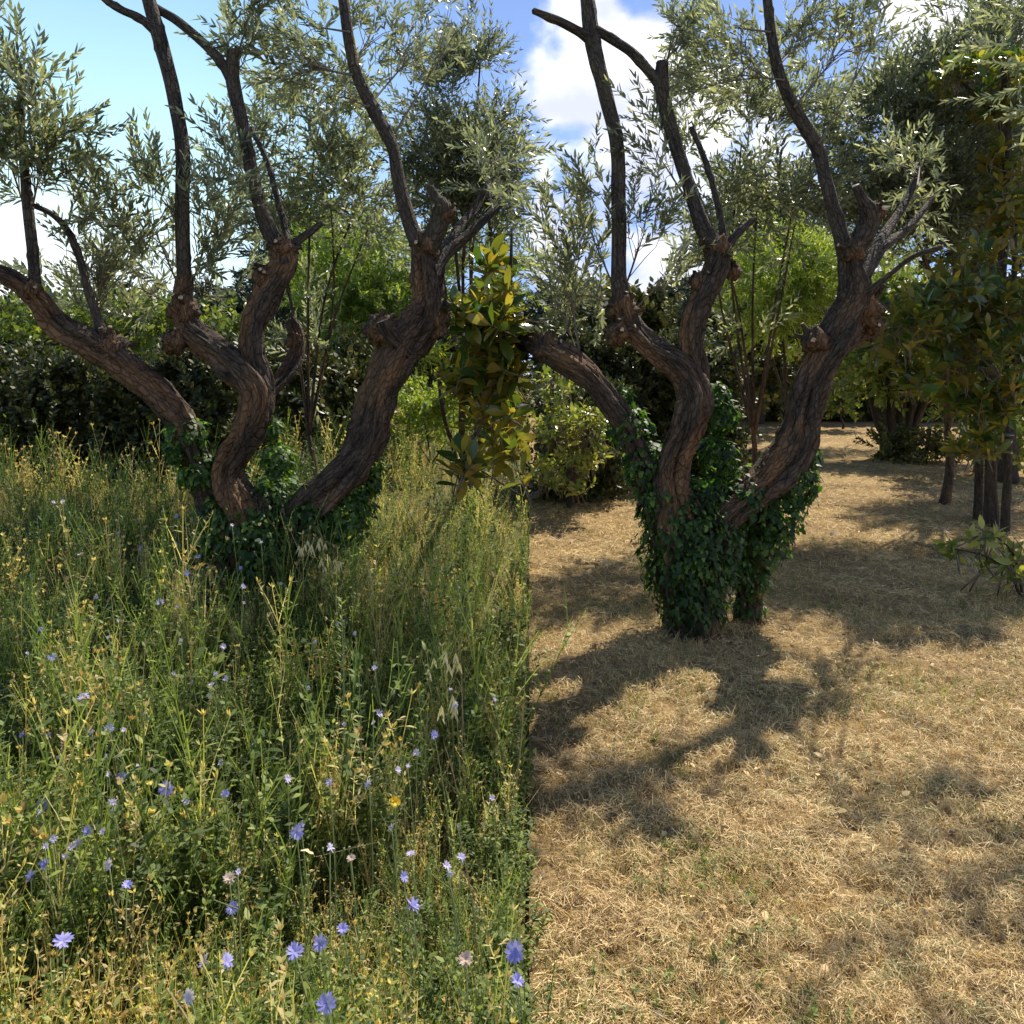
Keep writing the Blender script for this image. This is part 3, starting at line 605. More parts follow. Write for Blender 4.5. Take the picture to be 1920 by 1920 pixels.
bg_tree('olive_tree', 'silvery olive tree behind the limbs of the lawn olive', [
  (1285, 300, 50, 80, 8.6, 40), (1390, 270, 80, 80, 9, 90), (1420, 370, 85, 70, 9, 95), (1330, 380, 45, 60, 8.8, 36), (1500, 320, 70, 80, 9.2, 75), (1490, 420, 70, 50, 9.2, 40), (1500, 220, 60, 50, 9, 30), (1290, 200, 40, 40, 9, 10), (1385, 600, 40, 70, 9.6, 22)],
  1400, 9.8, OLIVE_FAR, OL, 23, group='olive trees further back', hole=.42, r0=.035, bark='bark')
bg_tree('olive_tree', 'large dense olive tree behind the sawn stump of the lawn olive', [
  (1650, 300, 90, 80, 9.6, 110), (1720, 210, 85, 70, 9.6, 110), (1760, 330, 80, 80, 9.6, 170), (1700, 400, 90, 50, 9.6, 120), (1800, 200, 70, 90, 9.8, 130), (1860, 120, 60, 80, 9.8, 110), (1830, 50, 50, 40, 9.8, 35), (1620, 210, 50, 50, 9.4, 30), (1850, 420, 60, 50, 9.8, 70), (1930, 250, 60, 140, 10, 120), (1760, 440, 60, 40, 9.8, 50)],
  1770, 10.4, OLIVE_FAR, OL, 24, group='olive trees further back', thin=.75, hole=.38, bark='bark')
bx_ = Vector((4.3, 5.9, 0)); r = random.Random(9); pts = []
for c, rad_, n in (((3.35, 5.2, 3.75), .55, 60), ((3.9, 5.6, 4.1), .8, 70), ((3.6, 4.6, 3.2), .5, 40), ((4.6, 5.2, 3.6), .8, 60)):
    c = Vector(c)
    for _ in range(n):
        v = Vector((r.uniform(-1, 1), r.uniform(-1, 1), r.uniform(-1, 1)))
        if v.length < 1: pts.append((c + v * rad_, c))
plant('olive_tree', 'olive bough hanging into the top right corner over the lawn', 'tree', bx_, trunks_to(bx_, [(3.35, 5.2, 3.75), (3.9, 5.6, 4.1), (3.6, 4.6, 3.2), (4.6, 5.2, 3.6)], .06, 1.2, 9), crown_arrays(OLIVE, pts, 9, .4, (.8, 1.2)), OL, 'olive trees further back', seed=9, bark='bark')
# tall straight shoot across the sky of both halves
for lab, rows in (('bare straight shoot rising from the olive behind the meadow magnolia', [(930, 150, 3, 3), (975, 60, 3, 3), (1010, -20, 2, 3)]), ('bare straight shoot rising above the large dense olive', [(1740, 130, 4, 4), (1765, 75, 4, 4), (1790, 0, 3, 4)])):
    pass
# bright bamboo
BM = [M['bamboo_leaf'], M['stem_green']]
bg_tree('bamboo_clump', 'bright yellow green bamboo behind the meadow olive', [(690, 520, 85, 70, 17, 260), (650, 600, 70, 60, 17, 170), (740, 600, 60, 70, 17, 150), (600, 500, 50, 50, 18, 90), (890, 520, 80, 70, 18, 150)], 690, 17.5, BAMBOO, BM, 31, cat='bamboo', hole=.1, up=.1)
bg_tree('bamboo_clump', 'bright yellow green bamboo behind the lawn olive', [(1480, 490, 75, 50, 19, 230), (1440, 570, 60, 50, 19, 130), (1530, 560, 60, 60, 19, 150), (1650, 500, 60, 60, 20, 110), (1400, 500, 40, 40, 20, 60)], 1480, 19.5, BAMBOO, BM, 32, cat='bamboo', hole=.1, up=.1)
# dark conifers
CM = [M['conifer_leaf'], M['bark_dark']]
for lab, bl, px, Y, sd in (
    ('dark cedar showing blue green between the meadow olive limbs', [(590, 420, 60, 40, 26, 70), (560, 500, 70, 60, 26, 110), (640, 470, 50, 40, 26, 60), (600, 600, 90, 80, 26, 150)], 590, 26, 41),
    ('dark cedar showing blue green between the lawn olive limbs', [(1440, 400, 55, 35, 27, 70), (1400, 470, 65, 50, 27, 100), (1460, 500, 60, 50, 27, 90), (1400, 590, 90, 70, 27, 150)], 1420, 27, 42),
    ('dark evergreen tree left of the meadow olive trunk, low and far', [(430, 580, 50, 30, 32, 60), (390, 620, 60, 40, 32, 80), (470, 640, 60, 60, 32, 100)], 430, 32, 43),
    ('dark evergreen tree with a black shaded hollow beside the lawn magnolia', [(1830, 340, 45, 45, 12.5, 80), (1860, 440, 50, 80, 12.5, 90), (1880, 250, 45, 60, 12.5, 50), (1890, 600, 60, 90, 12.5, 90)], 1880, 12.6, 44)):
    bg_tree('conifer_tree', lab, bl, px, Y, CONIFER, CM, sd, group='dark evergreen trees', hole=.05, up=-.1, sc=(.7 * Y / 20 + .3, 1.1 * Y / 20 + .4), r0=.16)

def hedge(name, label, x0, x1, y0, y1, h, variants, mats, n, seed, cat='hedge', group=None, sc=(.8, 1.3), wob=.25, core_m='hedge_leaf'):
    """A clipped-loose hedge: lumpy leaf wall over a dark sheet standing in for its shaded inside."""
    r = random.Random(seed); pts = []
    c = Vector(((x0 + x1) / 2, (y0 + y1) / 2, h * .45))
    for _ in range(n):
        k = r.random(); x = r.uniform(x0, x1); f = mnoise.noise(Vector((x * .7, seed, 0))) * wob + mnoise.noise(Vector((x * 2.3, seed, 3))) * wob * .5
        if k < .40: p = Vector((x, r.uniform(y0, y1), h * (1 + f) + r.uniform(-.25, .1)))
        else: z = r.uniform(.05, h * (1 + f)); p = Vector((x, y0 + r.uniform(-.15, .3) + mnoise.noise(Vector((x * 1.5, z * 1.5, seed))) * .35, z))
        pts.append((p, Vector((x, (y0 + y1) / 2, min(p.z, h * .7)))))
    arr = crown_arrays(variants, pts, seed, .5, sc)
    t = empty(name, (c.x, c.y, 0), label, cat, group)
    g = G(); nx = max(4, int((x1 - x0) / .4)); V = []; Fc = []
    prof = [(0, y0 + .35), (h * .5, y0 + .25), (h * .85, y0 + .45), (h * .9, y1 - .3), (0, y1 - .2)]
    for i in range(nx + 1):
        x = x0 + (x1 - x0) * i / nx
        for z, y in prof:
            V.append((x - c.x, y - c.y + .12 * mnoise.noise(Vector((x * 2, z * 2, 0))), z * (1 + mnoise.noise(Vector((x * .7, seed, 0))) * wob)))
    m = len(prof)
    for i in range(nx):
        for k in range(m - 1): a = i * m + k; Fc += [(a, a + m, a + 1), (a + 1, a + m, a + m + 1)]
    g.add(V, Fc, 0, 0.0); put('shade_core', g, [M['bark_dark']], t, grain=True)  # dark lumpy sheet blocking see-through, painted stand-in for the hedge's inner shade
    for k in range(max(2, int((x1 - x0) / 1.2))):
        x = x0 + (k + .5) * 1.2 - c.x; g = G(); tube(g, [(x, y0 + .2 - c.y, 0), (x + .1, y0 + .2 - c.y, h * .4), (x - .1, y0 + .3 - c.y, h * .8)], [.04, .03, .02], 6, .2)
        put('stem', g, [M['bark_dark']], t, grain=True)
    put('foliage', (arr[0] - np.array((c.x, c.y, 0)),) + tuple(arr[1:]), mats, t)
    return t
HM = [M['hedge_leaf'], M['twig']]; LM = [M['laurel_leaf'], M['twig']]
hedge('hedge', 'tall shaded hedge with sunlit yellowish top beyond the meadow', -10.5, -3.3, 10.6, 12.0, 1.55, BROAD, HM, 4200, 51, sc=(.4, .75))
hedge('hedge', 'dark clipped hedge closing the meadow behind the olive trunk', -7.5, .3, 27, 28.6, 2.6, BROAD, HM, 3000, 52, sc=(.8, 1.4))
hedge('hedge', 'long dark hedge across the far end of the mown lawn', 5.5, 22, 28.5, 30.5, 3.2, BROAD, HM, 4200, 53, sc=(1.0, 1.7))
hedge('hedge', 'brownish hedge between the ivy covered limbs of the lawn olive', .5, 3.3, 12.4, 13.6, 1.75, BROAD, HM, 2000, 54, sc=(.4, .75))
hedge('hedge', 'short dark hedge behind the bright leaved laurel at the edge of the lawn', .35, 1.35, 10.7, 11.6, 1.2, LEAFY, HM, 900, 55, sc=(.8, 1.4))

# laurel bush at the edge of the lawn: its nearest leaves are parts
def leaf_parts_bush(label, name, cat, blobs, base, meshes, seed, n_parts, arrs, mats, stems, up=.5, sc=(.8, 1.25), group=None, trunk_r=.03, bark='bark_dark', whorl=7, leafname='leaf'):
    """A shrub or tree carried by whorls of separately modelled leaves."""
    b = Vector(base); t = empty(name, b, label, cat, group); r = random.Random(seed)
    for k, (pts, rad) in enumerate(stems):
        g = G(); tube(g, [Vector(p) - b for p in pts], rad, 9, .08, .12, 0, seed + k)
        put('trunk' if rad[0] > .05 else 'branch', g, [M[bark]], t, smooth=True, grain=True)
    seats = blob_points(blobs, seed, .12, 3.0)
    W = []
    for p, c in seats:
        ax = ((p - c) * .9 + Vector((r.gauss(0, .25), r.gauss(0, .25), up + r.gauss(0, .25)))).normalized()
        W.append((p, ax, c))
    W.sort(key=lambda e: (e[0] - cam.location).length)
    g = G(); cnt = 0; idx, loc, RR, ss = [], [], [], []
    for p, ax, c in W:
        st = p - ax * .22; tube(g, [c.lerp(p, .35) - b, st - b, p - b], [.006, .005, .003], 4, .3)
        u = ax.orthogonal().normalized(); v = ax.cross(u); n = whorl + r.randint(-1, 2); a0 = r.uniform(0, 6)
        for i in range(n):
            a = a0 + 2.4 * i; an = r.uniform(.75, 1.45) * (1 if i > 1 else .4); o_ = u * math.cos(a) + v * math.sin(a)
            d = ax * math.cos(an) + o_ * math.sin(an); nr = ax * math.sin(an) - o_ * math.cos(an) + Vector((r.gauss(0, .15), r.gauss(0, .15), r.gauss(0, .15)))
            z = d.normalized(); x = nr.cross(z).normalized(); y = z.cross(x); m = Matrix((x, y, z)).transposed(); q = p - ax * (.03 * i * .5) - b; s = r.uniform(*sc)
            if cnt < n_parts:
                o = bpy.data.objects.new(leafname, r.choice(meshes)); o.matrix_world = Matrix.Translation(q) @ m.to_4x4() @ Matrix.Scale(s, 4); link(o, t); cnt += 1
            else: idx.append(r.randrange(len(arrs))); loc.append(tuple(q)); RR.append(np.array(m)); ss.append(s)
    put('twig', g, [M['twig']], t, grain=True)
    if idx:
        o = put('foliage', merge(arrs, idx, loc, RR, ss), mats, t, smooth=True); o['kind'] = 'stuff'
    return t
MAG_ARR = [fine_leaf(.16 * s, .062 * s, 4, .22, c, lambda u: math.sin(math.pi * u ** 1.2) ** .7, t=tt) for s, c, tt in ((1, .1, .3), (.9, .3, .75), (1.1, .2, .5), (.8, -.05, .95), (1, .35, .65))]
LAU_ARR = [fine_leaf(.095 * s, .040 * s, 4, .2, c, t=tt) for s, c, tt in ((1, .1, .3), (.9, .3, .6), (1.1, .2, .8), (.8, .1, 1.0))]
LAU_ME = [to_mesh('laurel_leaf', a, [M['laurel_leaf']], True) for a in LAU_ARR]
mb = bp(872, 10.4)
leaf_parts_bush('magnolia with bronze backed glossy leaves at the edge of the flowering meadow', 'magnolia_tree', 'tree',
    [(905, 600, 72, 52, 5.9, 30, .6), (945, 590, 30, 60, 5.9, 16, .5), (885, 690, 62, 44, 5.9, 24, .5), (930, 690, 44, 60, 6.0, 26, .5), (925, 770, 60, 36, 6.1, 18, .5), (872, 868, 46, 24, 5.6, 8, .2), (945, 830, 44, 30, 6.4, 12, .4), (970, 890, 12, 14, 5.4, 1, .1), (930, 500, 30, 40, 6.2, 7, .3)],
    mb, MAG_LEAF, 61, 300, MAG_ARR, [M['magnolia_leaf']],
    [([mb, P(868, 860, 9.6), P(866, 770, 7.6), P(880, 690, 6.9), P(905, 600, 6.2)], [.05, .04, .032, .022, .010]),
     ([mb, P(895, 850, 9.4), P(920, 780, 7.2), P(940, 690, 6.4), P(955, 560, 6.0), P(960, 430, 6.2)], [.055, .035, .028, .02, .015, .01]),
     ([P(985, 935, 5.8), P(930, 900, 5.7), P(885, 872, 5.6)], [.006, .006, .004]),
     ([mb, P(850, 840, 9.9), P(832, 780, 8.4), P(820, 700, 8.2)], [.03, .025, .02, .01]),
     ([mb, P(880, 850, 9.7), P(905, 790, 8.0), P(938, 790, 7.6)], [.03, .022, .018, .014])], group='magnolias with bronze backed leaves')
mb = bp(1858, 9.0)
leaf_parts_bush('tall magnolia with dark glossy leaves at the lawn edge, its trunks casting shade', 'magnolia_tree', 'tree',
    [(1700, 620, 60, 60, 7.4, 26, .5), (1760, 560, 60, 60, 7.6, 30, .5), (1830, 500, 60, 50, 7.8, 22, .5), (1800, 650, 70, 60, 7.8, 40, .6), (1870, 600, 50, 80, 7.8, 40, .5), (1720, 710, 50, 30, 7.6, 12, .3), (1840, 740, 60, 50, 8, 40, .5), (1840, 830, 40, 40, 8.2, 20, .4), (1790, 130, 55, 45, 8.6, 22, .5), (1880, 170, 50, 80, 8.6, 34, .6), (1900, 350, 40, 110, 8.6, 40, .5), (1940, 600, 60, 160, 8.2, 50, .6)],
    mb, MAG_DARK, 62, 300, MAG_ARR, [M['magnolia_dark']],
    [([mb, P(1858, 850, 9), P(1866, 700, 8.9), P(1880, 500, 8.8), P(1888, 250, 8.7), P(1880, 100, 8.6)], [.075, .055, .05, .045, .04, .02]),
     ([bp(1832, 9.4), P(1836, 860, 9.3), P(1826, 740, 9.2), P(1800, 600, 8.6), P(1760, 560, 8)], [.05, .04, .035, .03, .02]),
     ([bp(1885, 8.6), P(1890, 860, 8.6), P(1896, 700, 8.6), P(1905, 400, 8.6)], [.045, .038, .035, .02]),
     ([P(1866, 700, 8.9), P(1800, 680, 8.3), P(1720, 640, 7.6)], [.035, .025, .012]),
     ([P(1888, 250, 8.7), P(1840, 190, 8.6), P(1790, 140, 8.6)], [.03, .02, .012])], sc=(.75, 1.2), group='magnolias with bronze backed leaves')
mb = bp(1068, 10.2)
leaf_parts_bush('low laurel bush with bright yellow green leaves at the lawn edge', 'laurel_bush', 'bush',
    [(1045, 800, 50, 55, 9.4, 50, .5), (1100, 810, 58, 60, 9.5, 60, .5), (1045, 715, 50, 40, 9.5, 30, .4), (1060, 880, 65, 50, 9.6, 50, .5), (1125, 760, 30, 40, 9.8, 14, .4), (1015, 890, 16, 30, 9.4, 8, .3), (1110, 870, 30, 25, 9.7, 8, .3)],
    mb, LAU_ME, 63, 300, LAU_ARR, [M['laurel_leaf']],
    [([mb, P(1060, 880, 9.9), P(1045, 800, 9.6)], [.03, .02, .01]), ([mb, P(1080, 880, 9.9), P(1100, 800, 9.6)], [.03, .02, .01]), ([mb, P(1050, 830, 10), P(1035, 720, 9.7)], [.03, .02, .01]), ([mb, P(1100, 860, 10), P(1125, 770, 9.8)], [.03, .02, .01])], sc=(.8, 1.3), whorl=6)
mb = bp(1930, 6.3)
leaf_parts_bush('pale green laurel sapling reaching over the shaded lawn below the magnolia', 'laurel_sapling', 'bush',
    [(1800, 1030, 28, 16, 5.9, 4, .12), (1850, 1010, 34, 26, 5.9, 7, .2), (1885, 1050, 36, 34, 5.9, 7, .2), (1850, 1060, 24, 14, 5.9, 3, .1), (1930, 1030, 30, 40, 6, 6, .2)],
    mb, LAU_ME, 64, 200, LAU_ARR, [M['laurel_leaf']],
    [([mb, P(1920, 1130, 6.2), P(1890, 1070, 6.0), P(1840, 1040, 5.9), P(1790, 1030, 5.9)], [.014, .012, .01, .007, .004]), ([P(1920, 1130, 6.2), P(1900, 1040, 6), P(1860, 1000, 5.9)], [.01, .008, .004])], sc=(.9, 1.4), whorl=5, up=.3)

# multi-stemmed tree in the middle of the lawn, with a low shrub at its foot
b = bp(1680, 16.4); st = []
for k, (px, py, x2, y2) in enumerate(((1655, 790, 1640, 640), (1668, 760, 1668, 600), (1690, 780, 1700, 620), (1705, 780, 1730, 640), (1725, 770, 1765, 650), (1650, 800, 1622, 690))):
    st.append(([b + Vector(((k - 2.5) * .06, 0, 0)), P(px, py, 16.4), P(x2, y2, 16.2)], [.13, .085, .045]))
pts = blob_points([(1660, 640, 60, 50, 16, 90), (1720, 640, 60, 60, 16, 110), (1760, 700, 50, 40, 16, 60), (1630, 700, 40, 40, 16, 40), (1780, 600, 50, 60, 16, 70), (1700, 560, 80, 50, 16.5, 110)], 71, .15, 1.0)
plant('multi_stemmed_tree', 'tree with many thin stems fanning from one base on the far lawn', 'tree', b, st, crown_arrays(BROAD, pts, 71, .3, (.8, 1.3)), [M['laurel_leaf'], M['twig']], seed=71)
b = bp(1730, 15.4)
pts = blob_points([(1735, 850, 45, 20, 15.4, 70), (1690, 845, 30, 16, 15.4, 36), (1655, 840, 20, 14, 15.6, 20)], 72)
plant('low_shrub', 'small dark shrub at the foot of the many stemmed tree', 'bush', b, [([b, b + Vector((.05, 0, .15)), b + Vector((.1, 0, .3))], [.03, .02, .01])], crown_arrays(BROAD, pts, 72, .4, (.5, .8)), HM, seed=72)
# light shrubs inside the garden
bg_tree('shrub', 'light yellow green shrub glowing behind the trunks of the lawn magnolia', [(1800, 640, 60, 60, 13.6, 130), (1850, 760, 70, 50, 13.6, 120), (1880, 840, 50, 40, 13, 60), (1760, 700, 40, 40, 14, 50)], 1830, 13.8, LEAFY, LM, 79, cat='bush', hole=.15, thin=1, r0=.04, fork=.6, sc=(1.2, 2.0))
bg_tree('shrub', 'pale green shrub at the far edge of the lawn beside the lawn olive', [(1580, 740, 30, 30, 24, 60), (1570, 700, 35, 40, 24.5, 70)], 1580, 24.5, BROAD, LM, 73, cat='bush', group=None, hole=0, r0=.03, fork=.3)
bg_tree('shrub', 'green shrub growing between the meadow olive and the magnolia', [(795, 790, 40, 34, 13, 90), (760, 760, 30, 30, 13.4, 50), (850, 780, 30, 26, 13, 50)], 800, 13.2, LEAFY, [M['bamboo_leaf'], M['twig']], 74, cat='bush', hole=0, r0=.02, fork=.2, sc=(.9, 1.5))
bg_tree('shrub', 'dark shrub in shade behind the ivy of the meadow olive', [(620, 760, 70, 60, 14, 190), (560, 720, 50, 60, 14, 110), (680, 700, 60, 60, 15, 130), (640, 820, 60, 30, 13.5, 70)], 620, 14.2, LEAFY, HM, 75, cat='bush', hole=0, r0=.03, fork=.3, sc=(1.3, 2.2))
bg_tree('shrub', 'dark shrub with olive green leaves filling the gap under the lawn olive fork', [(1390, 680, 50, 50, 22, 110), (1440, 720, 50, 40, 22, 100), (1350, 700, 30, 50, 22, 60)], 1400, 22, BROAD, HM, 76, cat='bush', hole=0, r0=.04, fork=.3, sc=(1.0, 1.6))
bg_tree('shrub', 'olive green shrubbery rising behind the shaded meadow hedge', [(100, 620, 80, 30, 13.5, 110), (250, 620, 80, 36, 13.5, 130), (400, 640, 50, 40, 13.5, 80), (350, 700, 60, 40, 13, 70), (-20, 620, 60, 40, 13.5, 60)], 220, 13.6, LEAFY, LM, 77, cat='bush', hole=0, r0=.04, fork=.8, sc=(1.2, 2.0))

bg_tree('evergreen_tree', 'clipped grey green evergreen in front of the far house', [(1190, 620, 60, 36, 40, 150), (1262, 615, 60, 28, 40, 140), (1340, 610, 60, 40, 40, 120), (1120, 640, 70, 40, 40, 120), (1240, 670, 120, 40, 40, 200)], 1240, 40.5, BROAD, HM, 78, cat='tree', hole=0, r0=.12, fork=1.2, sc=(2.2, 3.4))
# far wood, house and antenna
pts = []
r = random.Random(5)
for _ in range(2600):
    x = r.uniform(-75, 75); h = 5.5 + 2.2 * mnoise.noise(Vector((x * .12, 0, 0))) + 1.5 * mnoise.noise(Vector((x * .5, 4, 0)))
    p = Vector((x, r.uniform(68, 74), r.uniform(.3, max(1, h)))); pts.append((p, p - Vector((0, -1, .5))))
o = put('distant_wood', crown_arrays(BROAD, pts, 5, .5, (4, 8)), [M['conifer_leaf'], M['twig']]); tag(o, 'far line of dark trees closing the view', 'wood', kind='stuff')
hb = Vector((P(1285, 700, 60).x, 60, -.6)); t = empty('house', hb, 'far house with terracotta roof glimpsed between the lawn olive limbs', 'house')
def box(g, x0, x1, y0, y1, z0, z1, m=0):
    V = [(x, y, z) for z in (z0, z1) for y in (y0, y1) for x in (x0, x1)]
    g.add(V, [(0, 2, 1), (1, 2, 3), (4, 5, 6), (5, 7, 6), (0, 1, 4), (1, 5, 4), (2, 6, 3), (3, 6, 7), (0, 4, 2), (2, 4, 6), (1, 3, 5), (3, 7, 5)], m)
g = G(); box(g, -5, 5, 0, 7, 0, 4.2); put('wall', g, [M['wall']], t)
g = G(); V = []; Fc = []
for i in range(41):
    x = -5.4 + 10.8 * i / 40; dz = .05 * (i % 2); V += [(x, -.5, 4.2 + dz), (x, 3.5, 6.0 + dz), (x, 7.5, 4.2 + dz)]
for i in range(40):
    a = i * 3; Fc += [(a, a + 3, a + 1), (a + 1, a + 3, a + 4), (a + 1, a + 4, a + 2), (a + 2, a + 4, a + 5)]
g.add(V, Fc); put('roof', g, [M['roof']], t)
for x in (-3, 0, 3):
    g = G(); box(g, x - .5, x + .5, -.04, .0, 1.4, 2.9); put('window', g, [M['glass']], t)
g = G(); box(g, 1.8, 2.5, 3, 3.7, 5.2, 6.9); put('chimney', g, [M['wall']], t)
t = empty('tv_antenna', (hb.x - .3, 63.5, 5.2), 'thin television antenna on the roof of the far house', 'antenna')
g = G(); tube(g, [(0, 0, 0), (0, 0, 4.2)], [.03, .03], 6, smoothpath=False); put('mast', g, [M['metal']], t, grain=True)
for z in (3.1, 4.1):
    g = G(); tube(g, [(-.1, 0, z), (1.5, 0, z)], [.02, .02], 5, smoothpath=False)
    for k in range(5): tube(g, [(.1 + .3 * k, -.3, z), (.1 + .3 * k, .3, z)], [.012, .012], 4, smoothpath=False)
    put('antenna_arm', g, [M['metal']], t, grain=True)

# ------------------------------------------------------------------ meadow
def ribbon(g, pts, w0, w1, t, m=0, facing=None):
    n = len(pts); V = []; pts = [Vector(p) for p in pts]
    side = facing or Vector((rnd.uniform(-1, 1), rnd.uniform(-1, 1), 0)).normalized()
    for i, p in enumerate(pts):
        w = w0 + (w1 - w0) * i / (n - 1); V += [tuple(p - side * w / 2), tuple(p + side * w / 2)]
    Fc = []
    for i in range(n - 1): a = i * 2; Fc += [(a, a + 1, a + 3), (a, a + 3, a + 2)]
    g.add(V, Fc, m, t)
def tuft(seed, n, h, w, tint, lean=.5, spread=.05, seg=3):
    r = random.Random(seed); g = G()
    for _ in range(n):
        a = r.uniform(0, 6.28); L = h * r.uniform(.5, 1.1); ln = r.uniform(.1, lean); x, y = r.gauss(0, spread), r.gauss(0, spread)
        pts = [(x + math.cos(a) * ln * L * (k / seg) ** 1.8, y + math.sin(a) * ln * L * (k / seg) ** 1.8, L * (k / seg) * (1 - .25 * ln * (k / seg))) for k in range(seg + 1)]
        ribbon(g, pts, w, w * .15, r.uniform(*tint), facing=Vector((-math.sin(a), math.cos(a), 0)) if r.random() < .6 else None)
    return g.arr()
def stalk(seed, h, tint, leafn=10, leafl=.03, leafw=.012, branches=3, w=.003, stem_t=.35, head=None):
    r = random.Random(seed); g = G(); lx, ly = r.uniform(-.15, .15), r.uniform(-.15, .15)
    def at(t): return Vector((lx * t * t * h, ly * t * t * h, h * t))
    ribbon(g, [at(i / 4) for i in range(5)], w, w * .6, stem_t)
    ribbon(g, [at(i / 4) for i in range(5)], w, w * .6, stem_t)
    tips = [at(1)]
    for k in range(branches):
        t = r.uniform(.35, .85); p = at(t); a = r.uniform(0, 6.28); q = p + Vector((math.cos(a) * .35, math.sin(a) * .35, .8)) * h * r.uniform(.15, .35)
        ribbon(g, [p, p.lerp(q, .5) + Vector((0, 0, .005)), q], w * .8, w * .5, stem_t); tips.append(q)
        if leafn:
            for j in range(3): s = p.lerp(q, r.random()); leaf(g, s, (r.gauss(0, 1), r.gauss(0, 1), .6), (0, 0, 1), leafl * .6, leafw * .7, .2, 0, r.uniform(*tint))
    for k in range(leafn):
        s = at(r.uniform(.05, .95)); leaf(g, s, (r.gauss(0, 1), r.gauss(0, 1), r.uniform(.1, .9)), (0, 0, 1), leafl * r.uniform(.6, 1.3), leafw * r.uniform(.7, 1.2), r.uniform(.1, .5), 0, r.uniform(*tint))
    if head:
        for q in tips:
            for j in range(5): leaf(g, q, (r.gauss(0, .6), r.gauss(0, .6), 1), (0, 1, 0), head * r.uniform(.7, 1.3), head * .4, .1, 0, r.uniform(*head_t))
    return g.arr()
head_t = (.58, .85)
W_GREEN = [tuft(200 + k, 11, .28, .005, (.05, .45), 1.1, .06) for k in range(4)]
W_DRY = [tuft(220 + k, 10, .30, .004, (.52, .80), 1.3, .06) for k in range(4)]
W_STALK = [stalk(240 + k, .48, (.12, .48), 16, .024, .010, 9, .0032, (.30, .36, .44, .52, .34, .4, .28)[k]) for k in range(7)]
W_LEAFY = [stalk(260 + k, .30, (.05, .46), 40, .032, .014, 5, .003, .3) for k in range(5)]
W_LOW = [stalk(280 + k, .16, (.12, .48), 18, .045, .022, 0, .003, .3) for k in range(3)]
W_HEAD = [stalk(300 + k, .42, (.5, .8), 8, .024, .007, 7, .0028, .62, head=.014) for k in range(4)]
W_RUST = [stalk(320 + k, .30, (.66, .92), 14, .018, .007, 6, .0028, .75, head=.012) for k in range(3)]
W_ALL = W_GREEN + W_DRY + W_STALK + W_LEAFY + W_LOW + W_HEAD + W_RUST
W_OFF = np.cumsum([0] + [len(x) for x in (W_GREEN, W_DRY, W_STALK, W_LEAFY, W_LOW, W_HEAD, W_RUST)])

def meadow(name, n, y0, y1, sc_fn, seed, label, probs_fn):
    r = random.Random(seed); loc, idx, s, td = [], [], [], []
    while len(loc) < n:
        Y = y0 * (y1 / y0) ** r.random() if y1 / y0 > 1.6 else r.uniform(y0, y1)
        if r.random() > (Y / y1) ** .15: continue
        X = EDGE * Y - r.random() * (Y * .66 + .35) - .02
        dt = math.hypot(X + 1.52, Y - 5.3)
        if dt < .22: continue
        hn = sc_fn(X, Y)
        if hn <= 0: continue
        pr = probs_fn(X, Y, mnoise.noise(Vector((X * 1.6, Y * 1.6, 1))), mnoise.noise(Vector((X * 1.3, Y * 1.3, 9))))
        k = r.choices(range(7), pr)[0]; idx.append(r.randrange(int(W_OFF[k]), int(W_OFF[k + 1])))
        loc.append((X, Y, -.02)); s.append(hn * r.uniform(.6, 1.25)); td.append(r.uniform(-.09, .05) - (.16 if X < -1.7 and Y > 5 and k in (0, 2, 3, 4) else 0))  # green plants at mid-left tinted darker, shade put into their colour
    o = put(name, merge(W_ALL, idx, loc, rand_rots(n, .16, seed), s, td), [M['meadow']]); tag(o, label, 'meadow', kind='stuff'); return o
def h_fn(X, Y):
    n = mnoise.noise(Vector((X * .9, Y * .9, 2)))
    base = .86 + .5 * n + .35 * mnoise.noise(Vector((X * 3.1, Y * 3.1, 7)))
    if Y < 4.2: base *= .80
    if Y > 4.4 and X < -1.0: base += .55 * min(1, (Y - 4.4) / 1.5) * min(1, (-1.0 - X) / .8)
    if X > -1.0 and Y > 5: base *= .85
    if Y > 9: base *= 1.25
    if Y > 4.2 and Y < 5.3 and abs(X + 1.5) < .6: base *= 1.15
    return base
def pr_fn(X, Y, a, b):
    dry = max(0, .5 + a * 1.4); rust = max(0, .15 + b * .8); gr = max(.2, 1 - a)
    if X > -1.1 and Y > 5: dry = dry * 1.6 + .4; rust = rust * 1.6 + .2
    return [.35 * gr, 2.0 * dry, 1.7, 3.8 * gr, 1.6 * gr, 2.2 * dry, 1.1 * rust]
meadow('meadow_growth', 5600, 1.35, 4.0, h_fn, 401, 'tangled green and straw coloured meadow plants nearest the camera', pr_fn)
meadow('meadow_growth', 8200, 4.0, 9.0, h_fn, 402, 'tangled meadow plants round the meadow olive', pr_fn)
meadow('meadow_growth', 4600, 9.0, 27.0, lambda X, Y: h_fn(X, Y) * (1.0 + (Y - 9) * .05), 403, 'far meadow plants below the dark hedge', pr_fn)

def lump(X, Y):
    n = mnoise.noise(Vector((X * 2.0, Y * 2.0, 33)))
    return 1.15 + n if n > .12 else 0
meadow('bushy_weeds', 1500, 2.0, 9.0, lump, 404, 'darker bushy weeds bunched through the meadow', lambda X, Y, a, b: [0, .3, 2.5, 3, .5, .8, .5])
